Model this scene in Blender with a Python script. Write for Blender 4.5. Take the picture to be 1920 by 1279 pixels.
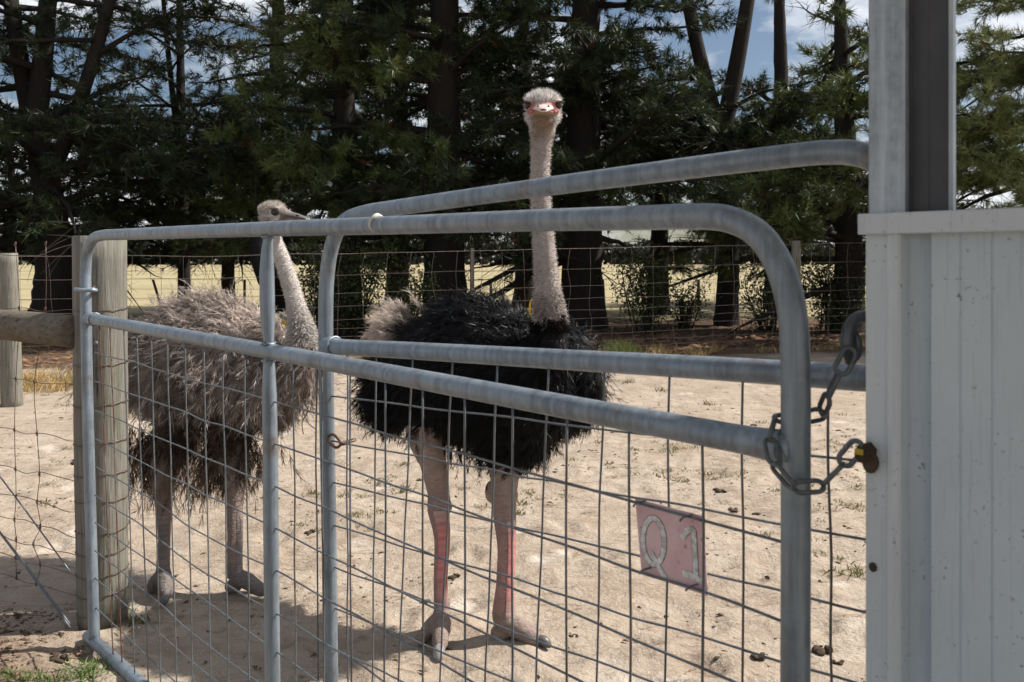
import bpy, bmesh, math, random
import numpy as np
from mathutils import Vector, Matrix

for o in list(bpy.data.objects):
    bpy.data.objects.remove(o)
scene = bpy.context.scene
COL = scene.collection
PI = math.pi

# ------------------------------------------------------------------ camera, sky, sun, exposure
F, HZ, EYE = 1600.0, 488.0, 1.6          # focal length in photo pixels, horizon row, eye height
cam = bpy.data.cameras.new('camera')
cam.sensor_width = 36.0
cam.lens = 36.0 * F / 1920.0
cam.shift_y = -(639.5 - HZ) / 1920.0
cam.clip_start = 0.05
cam.clip_end = 3000.0
cam.dof.use_dof = True
cam.dof.focus_distance = 3.8
cam.dof.aperture_fstop = 8.0
cam_o = bpy.data.objects.new('camera', cam)
cam_o.location = (0, 0, EYE)
cam_o.rotation_euler = (PI / 2, 0, 0)
COL.objects.link(cam_o)
scene.camera = cam_o

SUN = Vector((1.0, 0.24, 1.10)).normalized()
SUN_EL = math.asin(SUN.z)
SUN_ROT = math.atan2(SUN.x, SUN.y)
world = bpy.data.worlds.new('World')
scene.world = world
world.use_nodes = True
wn, wl = world.node_tree.nodes, world.node_tree.links
wn.clear()
sky = wn.new('ShaderNodeTexSky'); sky.sky_type = 'NISHITA'; sky.sun_disc = False
sky.sun_elevation = SUN_EL; sky.sun_rotation = SUN_ROT
sky.air_density = 1.0; sky.dust_density = 1.1; sky.ozone_density = 1.2
tc = wn.new('ShaderNodeTexCoord')
mp = wn.new('ShaderNodeMapping'); mp.inputs['Scale'].default_value = (1.0, 1.0, 2.6)
nz = wn.new('ShaderNodeTexNoise'); nz.inputs['Scale'].default_value = 3.2; nz.inputs['Detail'].default_value = 8.0
nz.inputs['Roughness'].default_value = 0.58
rp = wn.new('ShaderNodeValToRGB')
rp.color_ramp.elements[0].position = 0.455; rp.color_ramp.elements[0].color = (0, 0, 0, 1)
rp.color_ramp.elements[1].position = 0.60; rp.color_ramp.elements[1].color = (1, 1, 1, 1)
mx = wn.new('ShaderNodeMix'); mx.data_type = 'RGBA'
mx.inputs['B'].default_value = (12.0, 12.3, 12.8, 1)
bg = wn.new('ShaderNodeBackground'); bg.inputs['Strength'].default_value = 0.060
wo = wn.new('ShaderNodeOutputWorld')
wl.new(tc.outputs['Generated'], mp.inputs['Vector']); wl.new(mp.outputs['Vector'], nz.inputs['Vector'])
wl.new(nz.outputs['Fac'], rp.inputs['Fac']); wl.new(rp.outputs['Color'], mx.inputs['Factor'])
wl.new(sky.outputs['Color'], mx.inputs['A']); wl.new(mx.outputs['Result'], bg.inputs['Color'])
wl.new(bg.outputs['Background'], wo.inputs['Surface'])

sun = bpy.data.lights.new('sun', 'SUN'); sun.energy = 5.0; sun.angle = math.radians(0.55); sun.color = (1.0, 0.955, 0.89)
sun_o = bpy.data.objects.new('sun', sun); COL.objects.link(sun_o)
sun_o.rotation_euler = SUN.to_track_quat('Z', 'Y').to_euler()
sun_o.location = (6, 2, 9)

vs = scene.view_settings
vs.view_transform = 'Standard'; vs.look = 'None'; vs.exposure = 0.52; vs.gamma = 1.0; vs.use_curve_mapping = False
cy = scene.cycles
cy.max_bounces = 4; cy.diffuse_bounces = 2; cy.glossy_bounces = 2; cy.transmission_bounces = 2
cy.use_adaptive_sampling = True; cy.adaptive_threshold = 0.02

# ------------------------------------------------------------------ helpers
rng = np.random.default_rng(7)
random.seed(7)

def P(px, py, y):
    """photo pixel at depth y -> world point"""
    return np.array([(px - 960.0) / F * y, y, EYE + (HZ - py) / F * y])

def tag(o, label=None, cat=None, group=None, kind=None):
    if label: o['label'] = label
    if cat: o['category'] = cat
    if group: o['group'] = group
    if kind: o['kind'] = kind
    return o

def link(name, me, parent=None, mat=None):
    o = bpy.data.objects.new(name, me)
    COL.objects.link(o)
    if mat is not None and me is not None and len(me.materials) == 0:
        me.materials.append(mat)
    if parent is not None:
        o.parent = parent
        o.matrix_parent_inverse = parent.matrix_world.inverted() if False else Matrix.Translation(-Vector(parent.location))
    return o

def empty(name, loc, label, cat, group=None):
    o = bpy.data.objects.new(name, None)
    o.empty_display_size = 0.1
    o.location = loc
    COL.objects.link(o)
    return tag(o, label, cat, group)

class MB:
    """collects geometry for one mesh"""
    def __init__(s):
        s.v = []; s.f = []; s.n = 0
    def add(s, v, f):
        v = np.asarray(v, float).reshape(-1, 3)
        s.v.append(v)
        s.f += [tuple(int(i) + s.n for i in q) for q in f]
        s.n += len(v)
        return s
    def mesh(s, name, smooth=True):
        me = bpy.data.meshes.new(name)
        me.from_pydata(np.concatenate(s.v).tolist(), [], s.f)
        if smooth:
            me.polygons.foreach_set('use_smooth', [True] * len(me.polygons))
        me.update()
        return me
    def build(s, name, mat, parent=None, smooth=True):
        return link(name, s.mesh(name, smooth), parent, mat)

def catmull(pts, n=6):
    pts = [np.asarray(p, float) for p in pts]
    if len(pts) < 3: return pts
    q = [2 * pts[0] - pts[1]] + pts + [2 * pts[-1] - pts[-2]]
    out = []
    for i in range(1, len(q) - 2):
        a, b, c, d = q[i - 1], q[i], q[i + 1], q[i + 2]
        for k in range(n):
            t = k / n
            out.append(0.5 * (2 * b + (c - a) * t + (2 * a - 5 * b + 4 * c - d) * t * t + (3 * b - a - 3 * c + d) * t ** 3))
    out.append(pts[-1])
    return out

def tube_vf(pts, rad, seg=10, caps=True, closed=False, flat=None):
    pts = [np.asarray(p, float) for p in pts]
    n = len(pts)
    rad = np.broadcast_to(np.asarray(rad, float), (n,)) if np.ndim(rad) < 2 else rad
    T = []
    for i in range(n):
        if closed: d = pts[(i + 1) % n] - pts[i - 1]
        else: d = pts[min(i + 1, n - 1)] - pts[max(i - 1, 0)]
        T.append(d / (np.linalg.norm(d) + 1e-12))
    ref = np.array([0, 0, 1.0]) if abs(T[0][2]) < 0.9 else np.array([1.0, 0, 0])
    u = np.cross(T[0], ref); u /= np.linalg.norm(u)
    vs_, fs = [], []
    for i in range(n):
        u = u - T[i] * np.dot(u, T[i]); u /= np.linalg.norm(u)
        w = np.cross(T[i], u)
        r = rad[i]
        for k in range(seg):
            a = 2 * PI * k / seg
            vs_.append(pts[i] + r * (math.cos(a) * u + math.sin(a) * w))
    m = n if closed else n - 1
    for i in range(m):
        a, b = i * seg, ((i + 1) % n) * seg
        for k in range(seg):
            k2 = (k + 1) % seg
            fs.append((a + k, a + k2, b + k2, b + k))
    if caps and not closed:
        fs.append(tuple(range(seg - 1, -1, -1)))
        fs.append(tuple((n - 1) * seg + k for k in range(seg)))
    return vs_, fs

def tube(pts, rad, seg=10, caps=True, closed=False):
    return MB().add(*tube_vf(pts, rad, seg, caps, closed))

def box_vf(o, ax, ay, az):
    o, ax, ay, az = [np.asarray(q, float) for q in (o, ax, ay, az)]
    v = [o + i * ax + j * ay + k * az for k in (0, 1) for j in (0, 1) for i in (0, 1)]
    return v, [(0, 2, 3, 1), (4, 5, 7, 6), (0, 1, 5, 4), (2, 6, 7, 3), (0, 4, 6, 2), (1, 3, 7, 5)]

_bm = bmesh.new(); bmesh.ops.create_icosphere(_bm, subdivisions=3, radius=1.0)
ICO_V = np.array([v.co[:] for v in _bm.verts]); ICO_F = [tuple(v.index for v in f.verts) for f in _bm.faces]; _bm.free()
_bm = bmesh.new(); bmesh.ops.create_icosphere(_bm, subdivisions=2, radius=1.0)
ICO2_V = np.array([v.co[:] for v in _bm.verts]); ICO2_F = [tuple(v.index for v in f.verts) for f in _bm.faces]; _bm.free()

def ellipsoid(c, ax, ay, az, lo=False):
    V = ICO2_V if lo else ICO_V
    A = np.array([ax, ay, az], float)
    return np.asarray(c, float) + V @ A, (ICO2_F if lo else ICO_F)

def tri_mesh(name, V, Tn, col=None, smooth=False):
    """fast triangle mesh from numpy arrays, optional per-vertex colour"""
    me = bpy.data.meshes.new(name)
    V = np.ascontiguousarray(V, np.float32); Tn = np.ascontiguousarray(Tn, np.int32)
    me.vertices.add(len(V)); me.vertices.foreach_set('co', V.ravel())
    me.loops.add(len(Tn) * 3); me.loops.foreach_set('vertex_index', Tn.ravel())
    me.polygons.add(len(Tn)); me.polygons.foreach_set('loop_start', np.arange(0, len(Tn) * 3, 3, dtype=np.int32))
    if smooth: me.polygons.foreach_set('use_smooth', np.ones(len(Tn), bool))
    if col is not None:
        a = me.attributes.new('col', 'FLOAT_COLOR', 'POINT')
        c4 = np.ones((len(V), 4), np.float32); c4[:, :3] = col
        a.data.foreach_set('color', c4.ravel())
    me.update()
    return me

def unit(a):
    return a / (np.linalg.norm(a, axis=-1, keepdims=True) + 1e-12)

# value noise ---------------------------------------------------------------
def vnoise(x, y, seed=0):
    xi, yi = np.floor(x).astype(np.int64), np.floor(y).astype(np.int64)
    fx, fy = x - xi, y - yi
    fx = fx * fx * (3 - 2 * fx); fy = fy * fy * (3 - 2 * fy)
    def h(a, b):
        n = (a * 374761393 + b * 668265263 + seed * 1442695041) & 0xffffffff
        n = ((n ^ (n >> 13)) * 1274126177) & 0xffffffff
        return ((n ^ (n >> 16)) & 0xffff) / 65535.0
    return (h(xi, yi) * (1 - fx) + h(xi + 1, yi) * fx) * (1 - fy) + (h(xi, yi + 1) * (1 - fx) + h(xi + 1, yi + 1) * fx) * fy

_fr = np.random.default_rng(41)
FEET = [(_fr.uniform(-.55, .55) * q, q, _fr.uniform(0, PI), _fr.uniform(.7, 1.3)) for q in 2.2 * (8.0 / 2.2) ** _fr.uniform(0, 1, 170)]
def gz(x, y):
    """ground height"""
    x = np.asarray(x, float); y = np.asarray(y, float)
    near = np.clip((14 - y) / 6, 0, 1)
    z = 0.030 * (vnoise(x * 1.1, y * 1.1, 1) - .5) + near * (0.024 * (vnoise(x * 4, y * 4, 2) - .5) + 0.020 * (vnoise(x * 9, y * 9, 3) - .5) + 0.010 * (vnoise(x * 19, y * 19, 4) - .5))
    if x.size > 20000:                       # trodden footprints, only the ground sheet is fine enough to show them
        for fx, fy, fa, fs in FEET:
            k = (np.abs(x - fx) < .35) & (np.abs(y - fy) < .35)
            u = (x[k] - fx) * math.cos(fa) + (y[k] - fy) * math.sin(fa); w = -(x[k] - fx) * math.sin(fa) + (y[k] - fy) * math.cos(fa)
            d = (u / (.10 * fs)) ** 2 + (w / (.055 * fs)) ** 2
            z[k] += -.020 * np.exp(-d * 1.2) + .011 * np.exp(-((np.sqrt(d) - 1.55) / .45) ** 2)
    z += 0.07 * np.clip((x - 0) / 5, 0, 1) * np.clip((y - 8) / 6, 0, 1)
    return z

# ------------------------------------------------------------------ materials
def newmat(name):
    m = bpy.data.materials.new(name); m.use_nodes = True
    nt = m.node_tree
    b = nt.nodes['Principled BSDF']
    return m, nt.nodes, nt.links, b

def nmix(n, l, fac, a, b):
    m = n.new('ShaderNodeMix'); m.data_type = 'RGBA'
    for s, v in (('Factor', fac), ('A', a), ('B', b)):
        if hasattr(v, 'is_linked') or isinstance(v, bpy.types.NodeSocket): l.new(v, m.inputs[s])
        elif isinstance(v, (tuple, list)): m.inputs[s].default_value = (*v[:3], 1)
        else: m.inputs[s].default_value = v
    return m.outputs['Result']

def nnoise(n, l, scale, detail=4, rough=0.55, vec=None, out='Fac', dist=0.0):
    t = n.new('ShaderNodeTexNoise'); t.inputs['Scale'].default_value = scale
    t.inputs['Detail'].default_value = detail; t.inputs['Roughness'].default_value = rough
    t.inputs['Distortion'].default_value = dist
    if vec is not None: l.new(vec, t.inputs['Vector'])
    return t.outputs[out]

def nramp(n, l, src, p0, p1, c0=(0, 0, 0), c1=(1, 1, 1)):
    r = n.new('ShaderNodeValToRGB'); e = r.color_ramp.elements
    e[0].position, e[1].position = p0, p1
    e[0].color, e[1].color = (*c0, 1), (*c1, 1)
    l.new(src, r.inputs['Fac'])
    return r.outputs['Color']

def ncoord(n, l, scale=(1, 1, 1), kind='Object'):
    t = n.new('ShaderNodeTexCoord'); m = n.new('ShaderNodeMapping')
    m.inputs['Scale'].default_value = scale
    l.new(t.outputs[kind], m.inputs['Vector'])
    return m.outputs['Vector']

def nbump(n, l, b, h, strength=0.3, dist=0.01):
    bp = n.new('ShaderNodeBump'); bp.inputs['Strength'].default_value = strength; bp.inputs['Distance'].default_value = dist
    l.new(h, bp.inputs['Height']); l.new(bp.outputs['Normal'], b.inputs['Normal'])

def attr_mat(name, rough=0.8, spec=0.2, translucent=0.0, noise=0.0, sheen=0.0):
    m, n, l, b = newmat(name)
    a = n.new('ShaderNodeAttribute'); a.attribute_name = 'col'
    c = a.outputs['Color']
    if noise:
        v = ncoord(n, l)
        c = nmix(n, l, nnoise(n, l, noise, 3, vec=v), c, (0, 0, 0)) if False else c
    l.new(c, b.inputs['Base Color'])
    b.inputs['Roughness'].default_value = rough
    b.inputs['Specular IOR Level'].default_value = spec
    if translucent:
        tr = n.new('ShaderNodeBsdfTranslucent'); l.new(c, tr.inputs['Color'])
        ms = n.new('ShaderNodeMixShader'); ms.inputs['Fac'].default_value = translucent
        l.new(b.outputs['BSDF'], ms.inputs[1]); l.new(tr.outputs['BSDF'], ms.inputs[2])
        l.new(ms.outputs['Shader'], n['Material Output'].inputs['Surface'])
    return m

def galv(name, base=(0.20, 0.235, 0.27), rust=0.0, spang=30):
    m, n, l, b = newmat(name)
    v = ncoord(n, l)
    a = nnoise(n, l, spang, 5, 0.6, v)
    big = nnoise(n, l, 5.0, 4, 0.6, v)
    c = nmix(n, l, nramp(n, l, a, .35, .7), tuple(x * 0.78 for x in base), tuple(min(1, x * 1.22) for x in base))
    c = nmix(n, l, nramp(n, l, big, .45, .75), c, tuple(min(1, x * 1.35) for x in base))
    rg = nnoise(n, l, 1.0, 4, 0.65, ncoord(n, l, (70, 70, 3)))
    c = nmix(n, l, nramp(n, l, rg, .42, .70), c, tuple(min(1, x * 1.45) for x in base))
    rg2 = nnoise(n, l, 1.0, 3, 0.6, ncoord(n, l, (34, 34, 2)))
    c = nmix(n, l, nramp(n, l, rg2, .50, .75), c, tuple(x * .70 for x in base))
    # white scuffs, brown grime
    sc = nnoise(n, l, 16, 6, 0.7, ncoord(n, l, (1, 1, .35)), dist=1.5)
    c = nmix(n, l, nramp(n, l, sc, .68, .73), c, (0.62, 0.63, 0.64))
    gr = nnoise(n, l, 7, 6, 0.7, v)
    c = nmix(n, l, nramp(n, l, gr, .58 - rust * .3, .78 - rust * .3), c, (0.17, 0.115, 0.075) if rust == 0 else (0.15, 0.065, 0.038))
    l.new(c, b.inputs['Base Color'])
    b.inputs['Metallic'].default_value = 0.4
    l.new(nramp(n, l, a, .2, .8, (.34,) * 3, (.55,) * 3), b.inputs['Roughness'])
    nbump(n, l, b, nnoise(n, l, 90, 4, 0.6, v), 0.10, 0.004)
    return m

M = {}
M['galv'] = galv('galvanised_pipe')
M['wire'] = galv('galvanised_wire', (0.135, 0.15, 0.165), spang=40)
M['wire_rusty'] = galv('rusty_wire', (0.22, 0.20, 0.19), rust=0.75)
M['wire_old'] = galv('old_brown_wire', (0.12, 0.085, 0.07), rust=0.35)
M['chain'] = galv('chain_steel', (0.11, 0.12, 0.13), spang=60)
M['rust'] = galv('rusted_iron', (0.11, 0.065, 0.045), rust=0.5)
M['wire_back'] = galv('dull_brown_fence_wire', (0.26, 0.205, 0.18), rust=0.1)

def wood_mat(name, c0, c1, c2, vertical=True):
    m, n, l, b = newmat(name)
    v = ncoord(n, l, (26, 26, 1.6) if vertical else (1.6, 26, 26))
    g = nnoise(n, l, 2.2, 8, 0.65, v, dist=0.6)
    p = nnoise(n, l, 6, 5, 0.6, ncoord(n, l))
    c = nmix(n, l, nramp(n, l, g, .3, .72), c0, c1)
    c = nmix(n, l, nramp(n, l, p, .5, .72), c, c2)
    cr = nnoise(n, l, 1.3, 5, 0.5, ncoord(n, l, (48, 48, 2.0) if vertical else (2.0, 48, 48)))
    c = nmix(n, l, nramp(n, l, cr, .30, .38, (1, 1, 1), (0, 0, 0)), c, (0.03, 0.025, 0.02))
    l.new(c, b.inputs['Base Color']); b.inputs['Roughness'].default_value = 0.88
    b.inputs['Specular IOR Level'].default_value = 0.2
    nbump(n, l, b, g, 0.9, 0.012)
    return m
M['post'] = wood_mat('weathered_timber', (0.125, 0.115, 0.095), (0.29, 0.27, 0.23), (0.16, 0.16, 0.115))
M['log'] = wood_mat('weathered_log', (0.10, 0.085, 0.065), (0.23, 0.195, 0.15), (0.14, 0.10, 0.06), False)
M['bark'] = wood_mat('bark', (0.014, 0.012, 0.010), (0.038, 0.031, 0.026), (0.024, 0.019, 0.016))
M['bark_grey'] = wood_mat('dead_branch', (0.10, 0.085, 0.075), (0.17, 0.15, 0.13), (0.12, 0.10, 0.08))

M['needle'] = attr_mat('pine_needles', 0.5, 0.35, 0.24)
M['leaf'] = attr_mat('shrub_leaves', 0.6, 0.3, 0.3)
M['grass'] = attr_mat('grass_blades', 0.8, 0.15, 0.3)
M['dirtbit'] = attr_mat('ground_litter', 0.95, 0.1)
M['feather'] = attr_mat('grey_brown_feathers', 0.75, 0.12, 0.35)
M['black_feather'] = attr_mat('black_feathers', 0.36, 0.09, 0.0)
M['fuzz'] = attr_mat('neck_down', 0.8, 0.1, 0.28)

def skin_mat():
    m, n, l, b = newmat('ostrich_skin')
    a = n.new('ShaderNodeAttribute'); a.attribute_name = 'col'
    v = ncoord(n, l)
    nn = nnoise(n, l, 26, 6, 0.65, v)
    dk = n.new('ShaderNodeMix'); dk.data_type = 'RGBA'; dk.blend_type = 'MULTIPLY'; dk.inputs['Factor'].default_value = 1.0
    l.new(a.outputs['Color'], dk.inputs['A']); dk.inputs['B'].default_value = (.42, .38, .36, 1)
    c = nmix(n, l, nramp(n, l, nn, .35, .75), a.outputs['Color'], dk.outputs['Result'])
    mm = n.new('ShaderNodeMix'); mm.data_type = 'RGBA'; mm.inputs['Factor'].default_value = 0.45
    l.new(a.outputs['Color'], mm.inputs['A']); l.new(c, mm.inputs['B'])
    l.new(mm.outputs['Result'], b.inputs['Base Color'])
    b.inputs['Roughness'].default_value = 0.7; b.inputs['Specular IOR Level'].default_value = 0.25
    w = nnoise(n, l, 3.0, 5, 0.65, ncoord(n, l, (9, 9, 24)), dist=1.6)
    nbump(n, l, b, w, 0.9, 0.014)
    return m
M['skin'] = skin_mat()

def plain(name, col, rough=0.6, spec=0.3, metal=0.0, var=0.25, scale=14, bump=0.15):
    m, n, l, b = newmat(name)
    v = ncoord(n, l)
    t = nnoise(n, l, scale, 5, 0.6, v)
    l.new(nmix(n, l, nramp(n, l, t, .3, .75), tuple(x * (1 - var) for x in col), tuple(min(1, x * (1 + var)) for x in col)), b.inputs['Base Color'])
    b.inputs['Roughness'].default_value = rough; b.inputs['Specular IOR Level'].default_value = spec
    b.inputs['Metallic'].default_value = metal
    if bump: nbump(n, l, b, t, bump, 0.004)
    return m
M['scale_red'] = plain('red_shin_scales', (0.52, 0.165, 0.155), 0.5, 0.4, 0, .25, 60)
M['scale_grey'] = plain('grey_shin_scales', (0.16, 0.135, 0.125), 0.5, 0.4, 0, .3, 60)
M['nail'] = plain('toenail', (0.27, 0.255, 0.235), 0.4, 0.4, 0, .35, 40)
M['nail_dark'] = plain('dark_toenail', (0.10, 0.095, 0.09), 0.4, 0.4, 0, .3, 40)
M['beak_pink'] = plain('pink_beak', (0.72, 0.52, 0.48), 0.45, 0.35, 0, .2, 30)
M['beak_low'] = plain('brown_lower_beak', (0.30, 0.20, 0.12), 0.5, 0.3, 0, .25, 30)
M['beak_grey'] = plain('grey_beak', (0.15, 0.128, 0.118), 0.4, 0.4, 0, .3, 40)
M['black'] = plain('black_recess', (0.012, 0.011, 0.010), 0.6, 0.2, 0, .3)
M['eye'] = plain('eyeball', (0.018, 0.013, 0.010), 0.06, 0.6, 0, .2, 20, 0)
M['tag_yellow'] = plain('yellow_plastic', (0.75, 0.44, 0.02), 0.45, 0.4, 0, .12, 20, .05)
M['tag_white'] = plain('pale_plastic', (0.62, 0.62, 0.55), 0.5, 0.3, 0, .15, 20, .05)
M['ink'] = plain('ink', (0.03, 0.03, 0.035), 0.7, 0.2, 0, .2, 20, 0)
M['dung'] = plain('dung', (0.085, 0.062, 0.045), 0.95, 0.1, 0, .45, 40, .6)
M['shape_black'] = plain('dull_black', (0.012, 0.012, 0.014), 0.8, 0.15, 0, .3)
M['paint_yellow'] = plain('yellow_paint', (0.42, 0.30, 0.03), 0.7)

def sheet_mat(name, col, dirt=0.5):
    m, n, l, b = newmat(name)
    v = ncoord(n, l)
    big = nnoise(n, l, 3.5, 5, 0.6, v)
    c = nmix(n, l, nramp(n, l, big, .3, .75), tuple(x * .88 for x in col), tuple(x * 1.06 for x in col))
    st = nnoise(n, l, 3, 5, 0.6, ncoord(n, l, (60, 60, 2.5)))
    c = nmix(n, l, nramp(n, l, st, .55, .85), c, tuple(x * .72 for x in col))
    sp = nnoise(n, l, 130, 3, 0.6, v)
    sp2 = nnoise(n, l, 14, 4, 0.6, v)
    mul = n.new('ShaderNodeMath'); mul.operation = 'MULTIPLY'
    l.new(nramp(n, l, sp, .62, .70), mul.inputs[0]); l.new(nramp(n, l, sp2, .45, .62), mul.inputs[1])
    c = nmix(n, l, mul.outputs[0], c, (0.13, 0.085, 0.06))
    l.new(c, b.inputs['Base Color']); b.inputs['Roughness'].default_value = 0.45
    nbump(n, l, b, nnoise(n, l, 220, 3, 0.5, v), 0.06, 0.003)
    return m
M['sheet'] = sheet_mat('painted_sheet_steel', (0.565, 0.645, 0.705))
M['flash'] = sheet_mat('painted_flashing', (0.61, 0.67, 0.715))
M['column'] = galv('galvanised_column', (0.36, 0.40, 0.44), spang=60)
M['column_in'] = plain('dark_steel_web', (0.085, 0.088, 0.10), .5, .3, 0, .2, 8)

def ground_mat():
    m, n, l, b = newmat('ground_soil')
    v = ncoord(n, l)
    sep = n.new('ShaderNodeSeparateXYZ'); l.new(v, sep.inputs['Vector'])
    big = nnoise(n, l, 0.9, 5, 0.6, v)
    mid = nnoise(n, l, 5.0, 8, 0.68, v, dist=0.8)
    fin = nnoise(n, l, 38, 5, 0.65, v)
    sand = nmix(n, l, nramp(n, l, big, .3, .7), (0.335, 0.268, 0.205), (0.455, 0.38, 0.305))
    sand = nmix(n, l, nramp(n, l, mid, .46, .74), sand, (0.27, 0.20, 0.145))
    sand = nmix(n, l, nramp(n, l, fin, .55, .75), sand, (0.33, 0.245, 0.18))
    pale = nnoise(n, l, 1.7, 4, 0.55, v)
    sand = nmix(n, l, nramp(n, l, pale, .62, .74), sand, (0.62, 0.55, 0.475))
    vo = n.new('ShaderNodeTexVoronoi'); vo.inputs['Scale'].default_value = 62; l.new(v, vo.inputs['Vector'])
    sand = nmix(n, l, nramp(n, l, vo.outputs['Distance'], .10, .16, (1, 1, 1), (0, 0, 0)), sand, (0.66, 0.58, 0.49))
    sm = nnoise(n, l, 11, 6, 0.7, ncoord(n, l, (.55, 1.5, 1)), dist=1.2)
    sand = nmix(n, l, nramp(n, l, sm, .55, .67), sand, (0.20, 0.148, 0.105))
    # leaf litter soil, by region
    lit = nmix(n, l, nramp(n, l, fin, .4, .65), (0.065, 0.042, 0.028), (0.17, 0.11, 0.07))
    lit = nmix(n, l, nramp(n, l, mid, .55, .68), lit, (0.16, 0.085, 0.048))
    fld = nmix(n, l, nramp(n, l, nnoise(n, l, 0.22, 6, .6, v), .3, .7), (0.31, 0.255, 0.145), (0.40, 0.335, 0.205))
    fld = nmix(n, l, nramp(n, l, nnoise(n, l, .05, 5, .6, ncoord(n, l, (.3, 1.4, 1))), .5, .68), fld, (0.27, 0.245, 0.125))
    # jittered y
    jit = n.new('ShaderNodeMath'); jit.operation = 'MULTIPLY_ADD'; jit.inputs[1].default_value = 3.0
    l.new(nnoise(n, l, 0.7, 6, .65, v), jit.inputs[0]); l.new(sep.outputs['Y'], jit.inputs[2])
    # slope the yard edge with the fence line (nearer on the left)
    sx = n.new('ShaderNodeMath'); sx.operation = 'MULTIPLY_ADD'; sx.inputs[1].default_value = -0.12
    l.new(sep.outputs['X'], sx.inputs[0]); l.new(jit.outputs[0], sx.inputs[2])
    def step(src, lo, hi):
        r = n.new('ShaderNodeMapRange'); r.inputs['From Min'].default_value = lo; r.inputs['From Max'].default_value = hi
        l.new(src, r.inputs['Value']); return r.outputs['Result']
    c = nmix(n, l, step(sx.outputs[0], 14.3, 15.2), sand, lit)
    c = nmix(n, l, step(jit.outputs[0], 23.0, 25.0), c, fld)
    # dark bark litter at the gate's hinge corner (in front of the fence, left)
    dx = n.new('ShaderNodeVectorMath'); dx.operation = 'DISTANCE'; dx.inputs[1].default_value = (-2.35, 3.05, 0)
    l.new(v, dx.inputs[0])
    dj = n.new('ShaderNodeMath'); dj.operation = 'MULTIPLY_ADD'; dj.inputs[1].default_value = 0.8
    l.new(mid, dj.inputs[0]); l.new(dx.outputs['Value'], dj.inputs[2])
    litter2 = nmix(n, l, nramp(n, l, fin, .38, .66), (0.12, 0.080, 0.055), (0.31, 0.225, 0.16))
    c = nmix(n, l, step(dj.outputs[0], 1.25, .85), c, litter2)
    l.new(c, b.inputs['Base Color']); b.inputs['Roughness'].default_value = 0.95; b.inputs['Specular IOR Level'].default_value = 0.1
    add = n.new('ShaderNodeMath'); add.operation = 'MULTIPLY_ADD'; add.inputs[1].default_value = 0.6
    l.new(fin, add.inputs[0]); l.new(mid, add.inputs[2])
    nbump(n, l, b, add.outputs[0], 0.8, 0.03)
    return m
M['ground'] = ground_mat()

# ------------------------------------------------------------------ the setting: ground
def graded(lo, hi, flo, fhi, step):
    a = list(np.arange(flo, fhi + 1e-6, step))
    s, x = step, fhi
    while x < hi:
        s *= 1.35; x += s; a.append(min(x, hi))
    s, x = step, flo
    while x > lo:
        s *= 1.35; x -= s; a.insert(0, max(x, lo))
    return np.unique(np.array(a))
gx = graded(-900, 900, -3.4, 3.2, 0.033)
gy = graded(-60, 1600, 1.8, 8.2, 0.033)
X, Y = np.meshgrid(gx, gy)
Z = gz(X, Y)
V = np.stack([X, Y, Z], -1).reshape(-1, 3)
nx, ny = len(gx), len(gy)
idx = np.arange(nx * ny).reshape(ny, nx)
a, b_, c_, d_ = idx[:-1, :-1].ravel(), idx[:-1, 1:].ravel(), idx[1:, 1:].ravel(), idx[1:, :-1].ravel()
tris = np.concatenate([np.stack([a, b_, c_], -1), np.stack([a, c_, d_], -1)])
ground = link('ground', tri_mesh('ground', V, tris, smooth=True), None, M['ground'])
tag(ground, kind='structure')

# ------------------------------------------------------------------ shed at the right
GA = np.array([-1.795, 3.6]); GB = np.array([0.434, 1.306])       # front gate, hinge end and latch end on plan
GU = (GB - GA) / np.linalg.norm(GB - GA)                          # towards the latch end (right, nearer)
U3 = np.array([GU[0], GU[1], 0.0])
GNn = np.array([-GU[1], GU[0], 0.0]) * 1.0                        # normal pointing away from the camera
if GNn[1] < 0: GNn = -GNn
W0 = np.array([0.512, 1.238, 0.0])                                # wall's near-gate corner
def wall_pt(s, d, z): return W0 + U3 * s + GNn * d + np.array([0, 0, z])

shed = empty('shed', W0.tolist(), 'pale grey steel sheet wall and tall steel column at the right edge', 'shed')
WT = 1.640
# ribbed cladding: profile along s, extruded up
prof = [(0.052, 0.0), (0.0545, 0.020), (0.0845, 0.026), (0.0875, 0.012), (0.1235, 0.012), (0.1243, 0.0132), (0.1262, 0.0132), (0.127, 0.012), (0.1625, 0.012), (0.1633, 0.0132), (0.1652, 0.0132), (0.166, 0.012), (0.205, 0.012), (0.215, 0.030)]
s0 = 0.215
while s0 < 0.9:
    prof += [(s0 + .03, .030), (s0 + .04, .012), (s0 + .075, .012), (s0 + .077, .016), (s0 + .08, .016), (s0 + .082, .012), (s0 + .12, .012), (s0 + .13, .03)]
    s0 += 0.13
mb = MB(); vv, ff = [], []
for i, (s, d) in enumerate(prof):
    vv += [wall_pt(s, d, -0.02), wall_pt(s, d, WT)]
for i in range(len(prof) - 1):
    ff.append((2 * i, 2 * i + 2, 2 * i + 3, 2 * i + 1))
mb.add(vv, ff)
sh = mb.build('cladding_sheet', M['sheet'], shed, smooth=False)
so = sh.modifiers.new('thick', 'SOLIDIFY'); so.thickness = 0.0012
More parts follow.
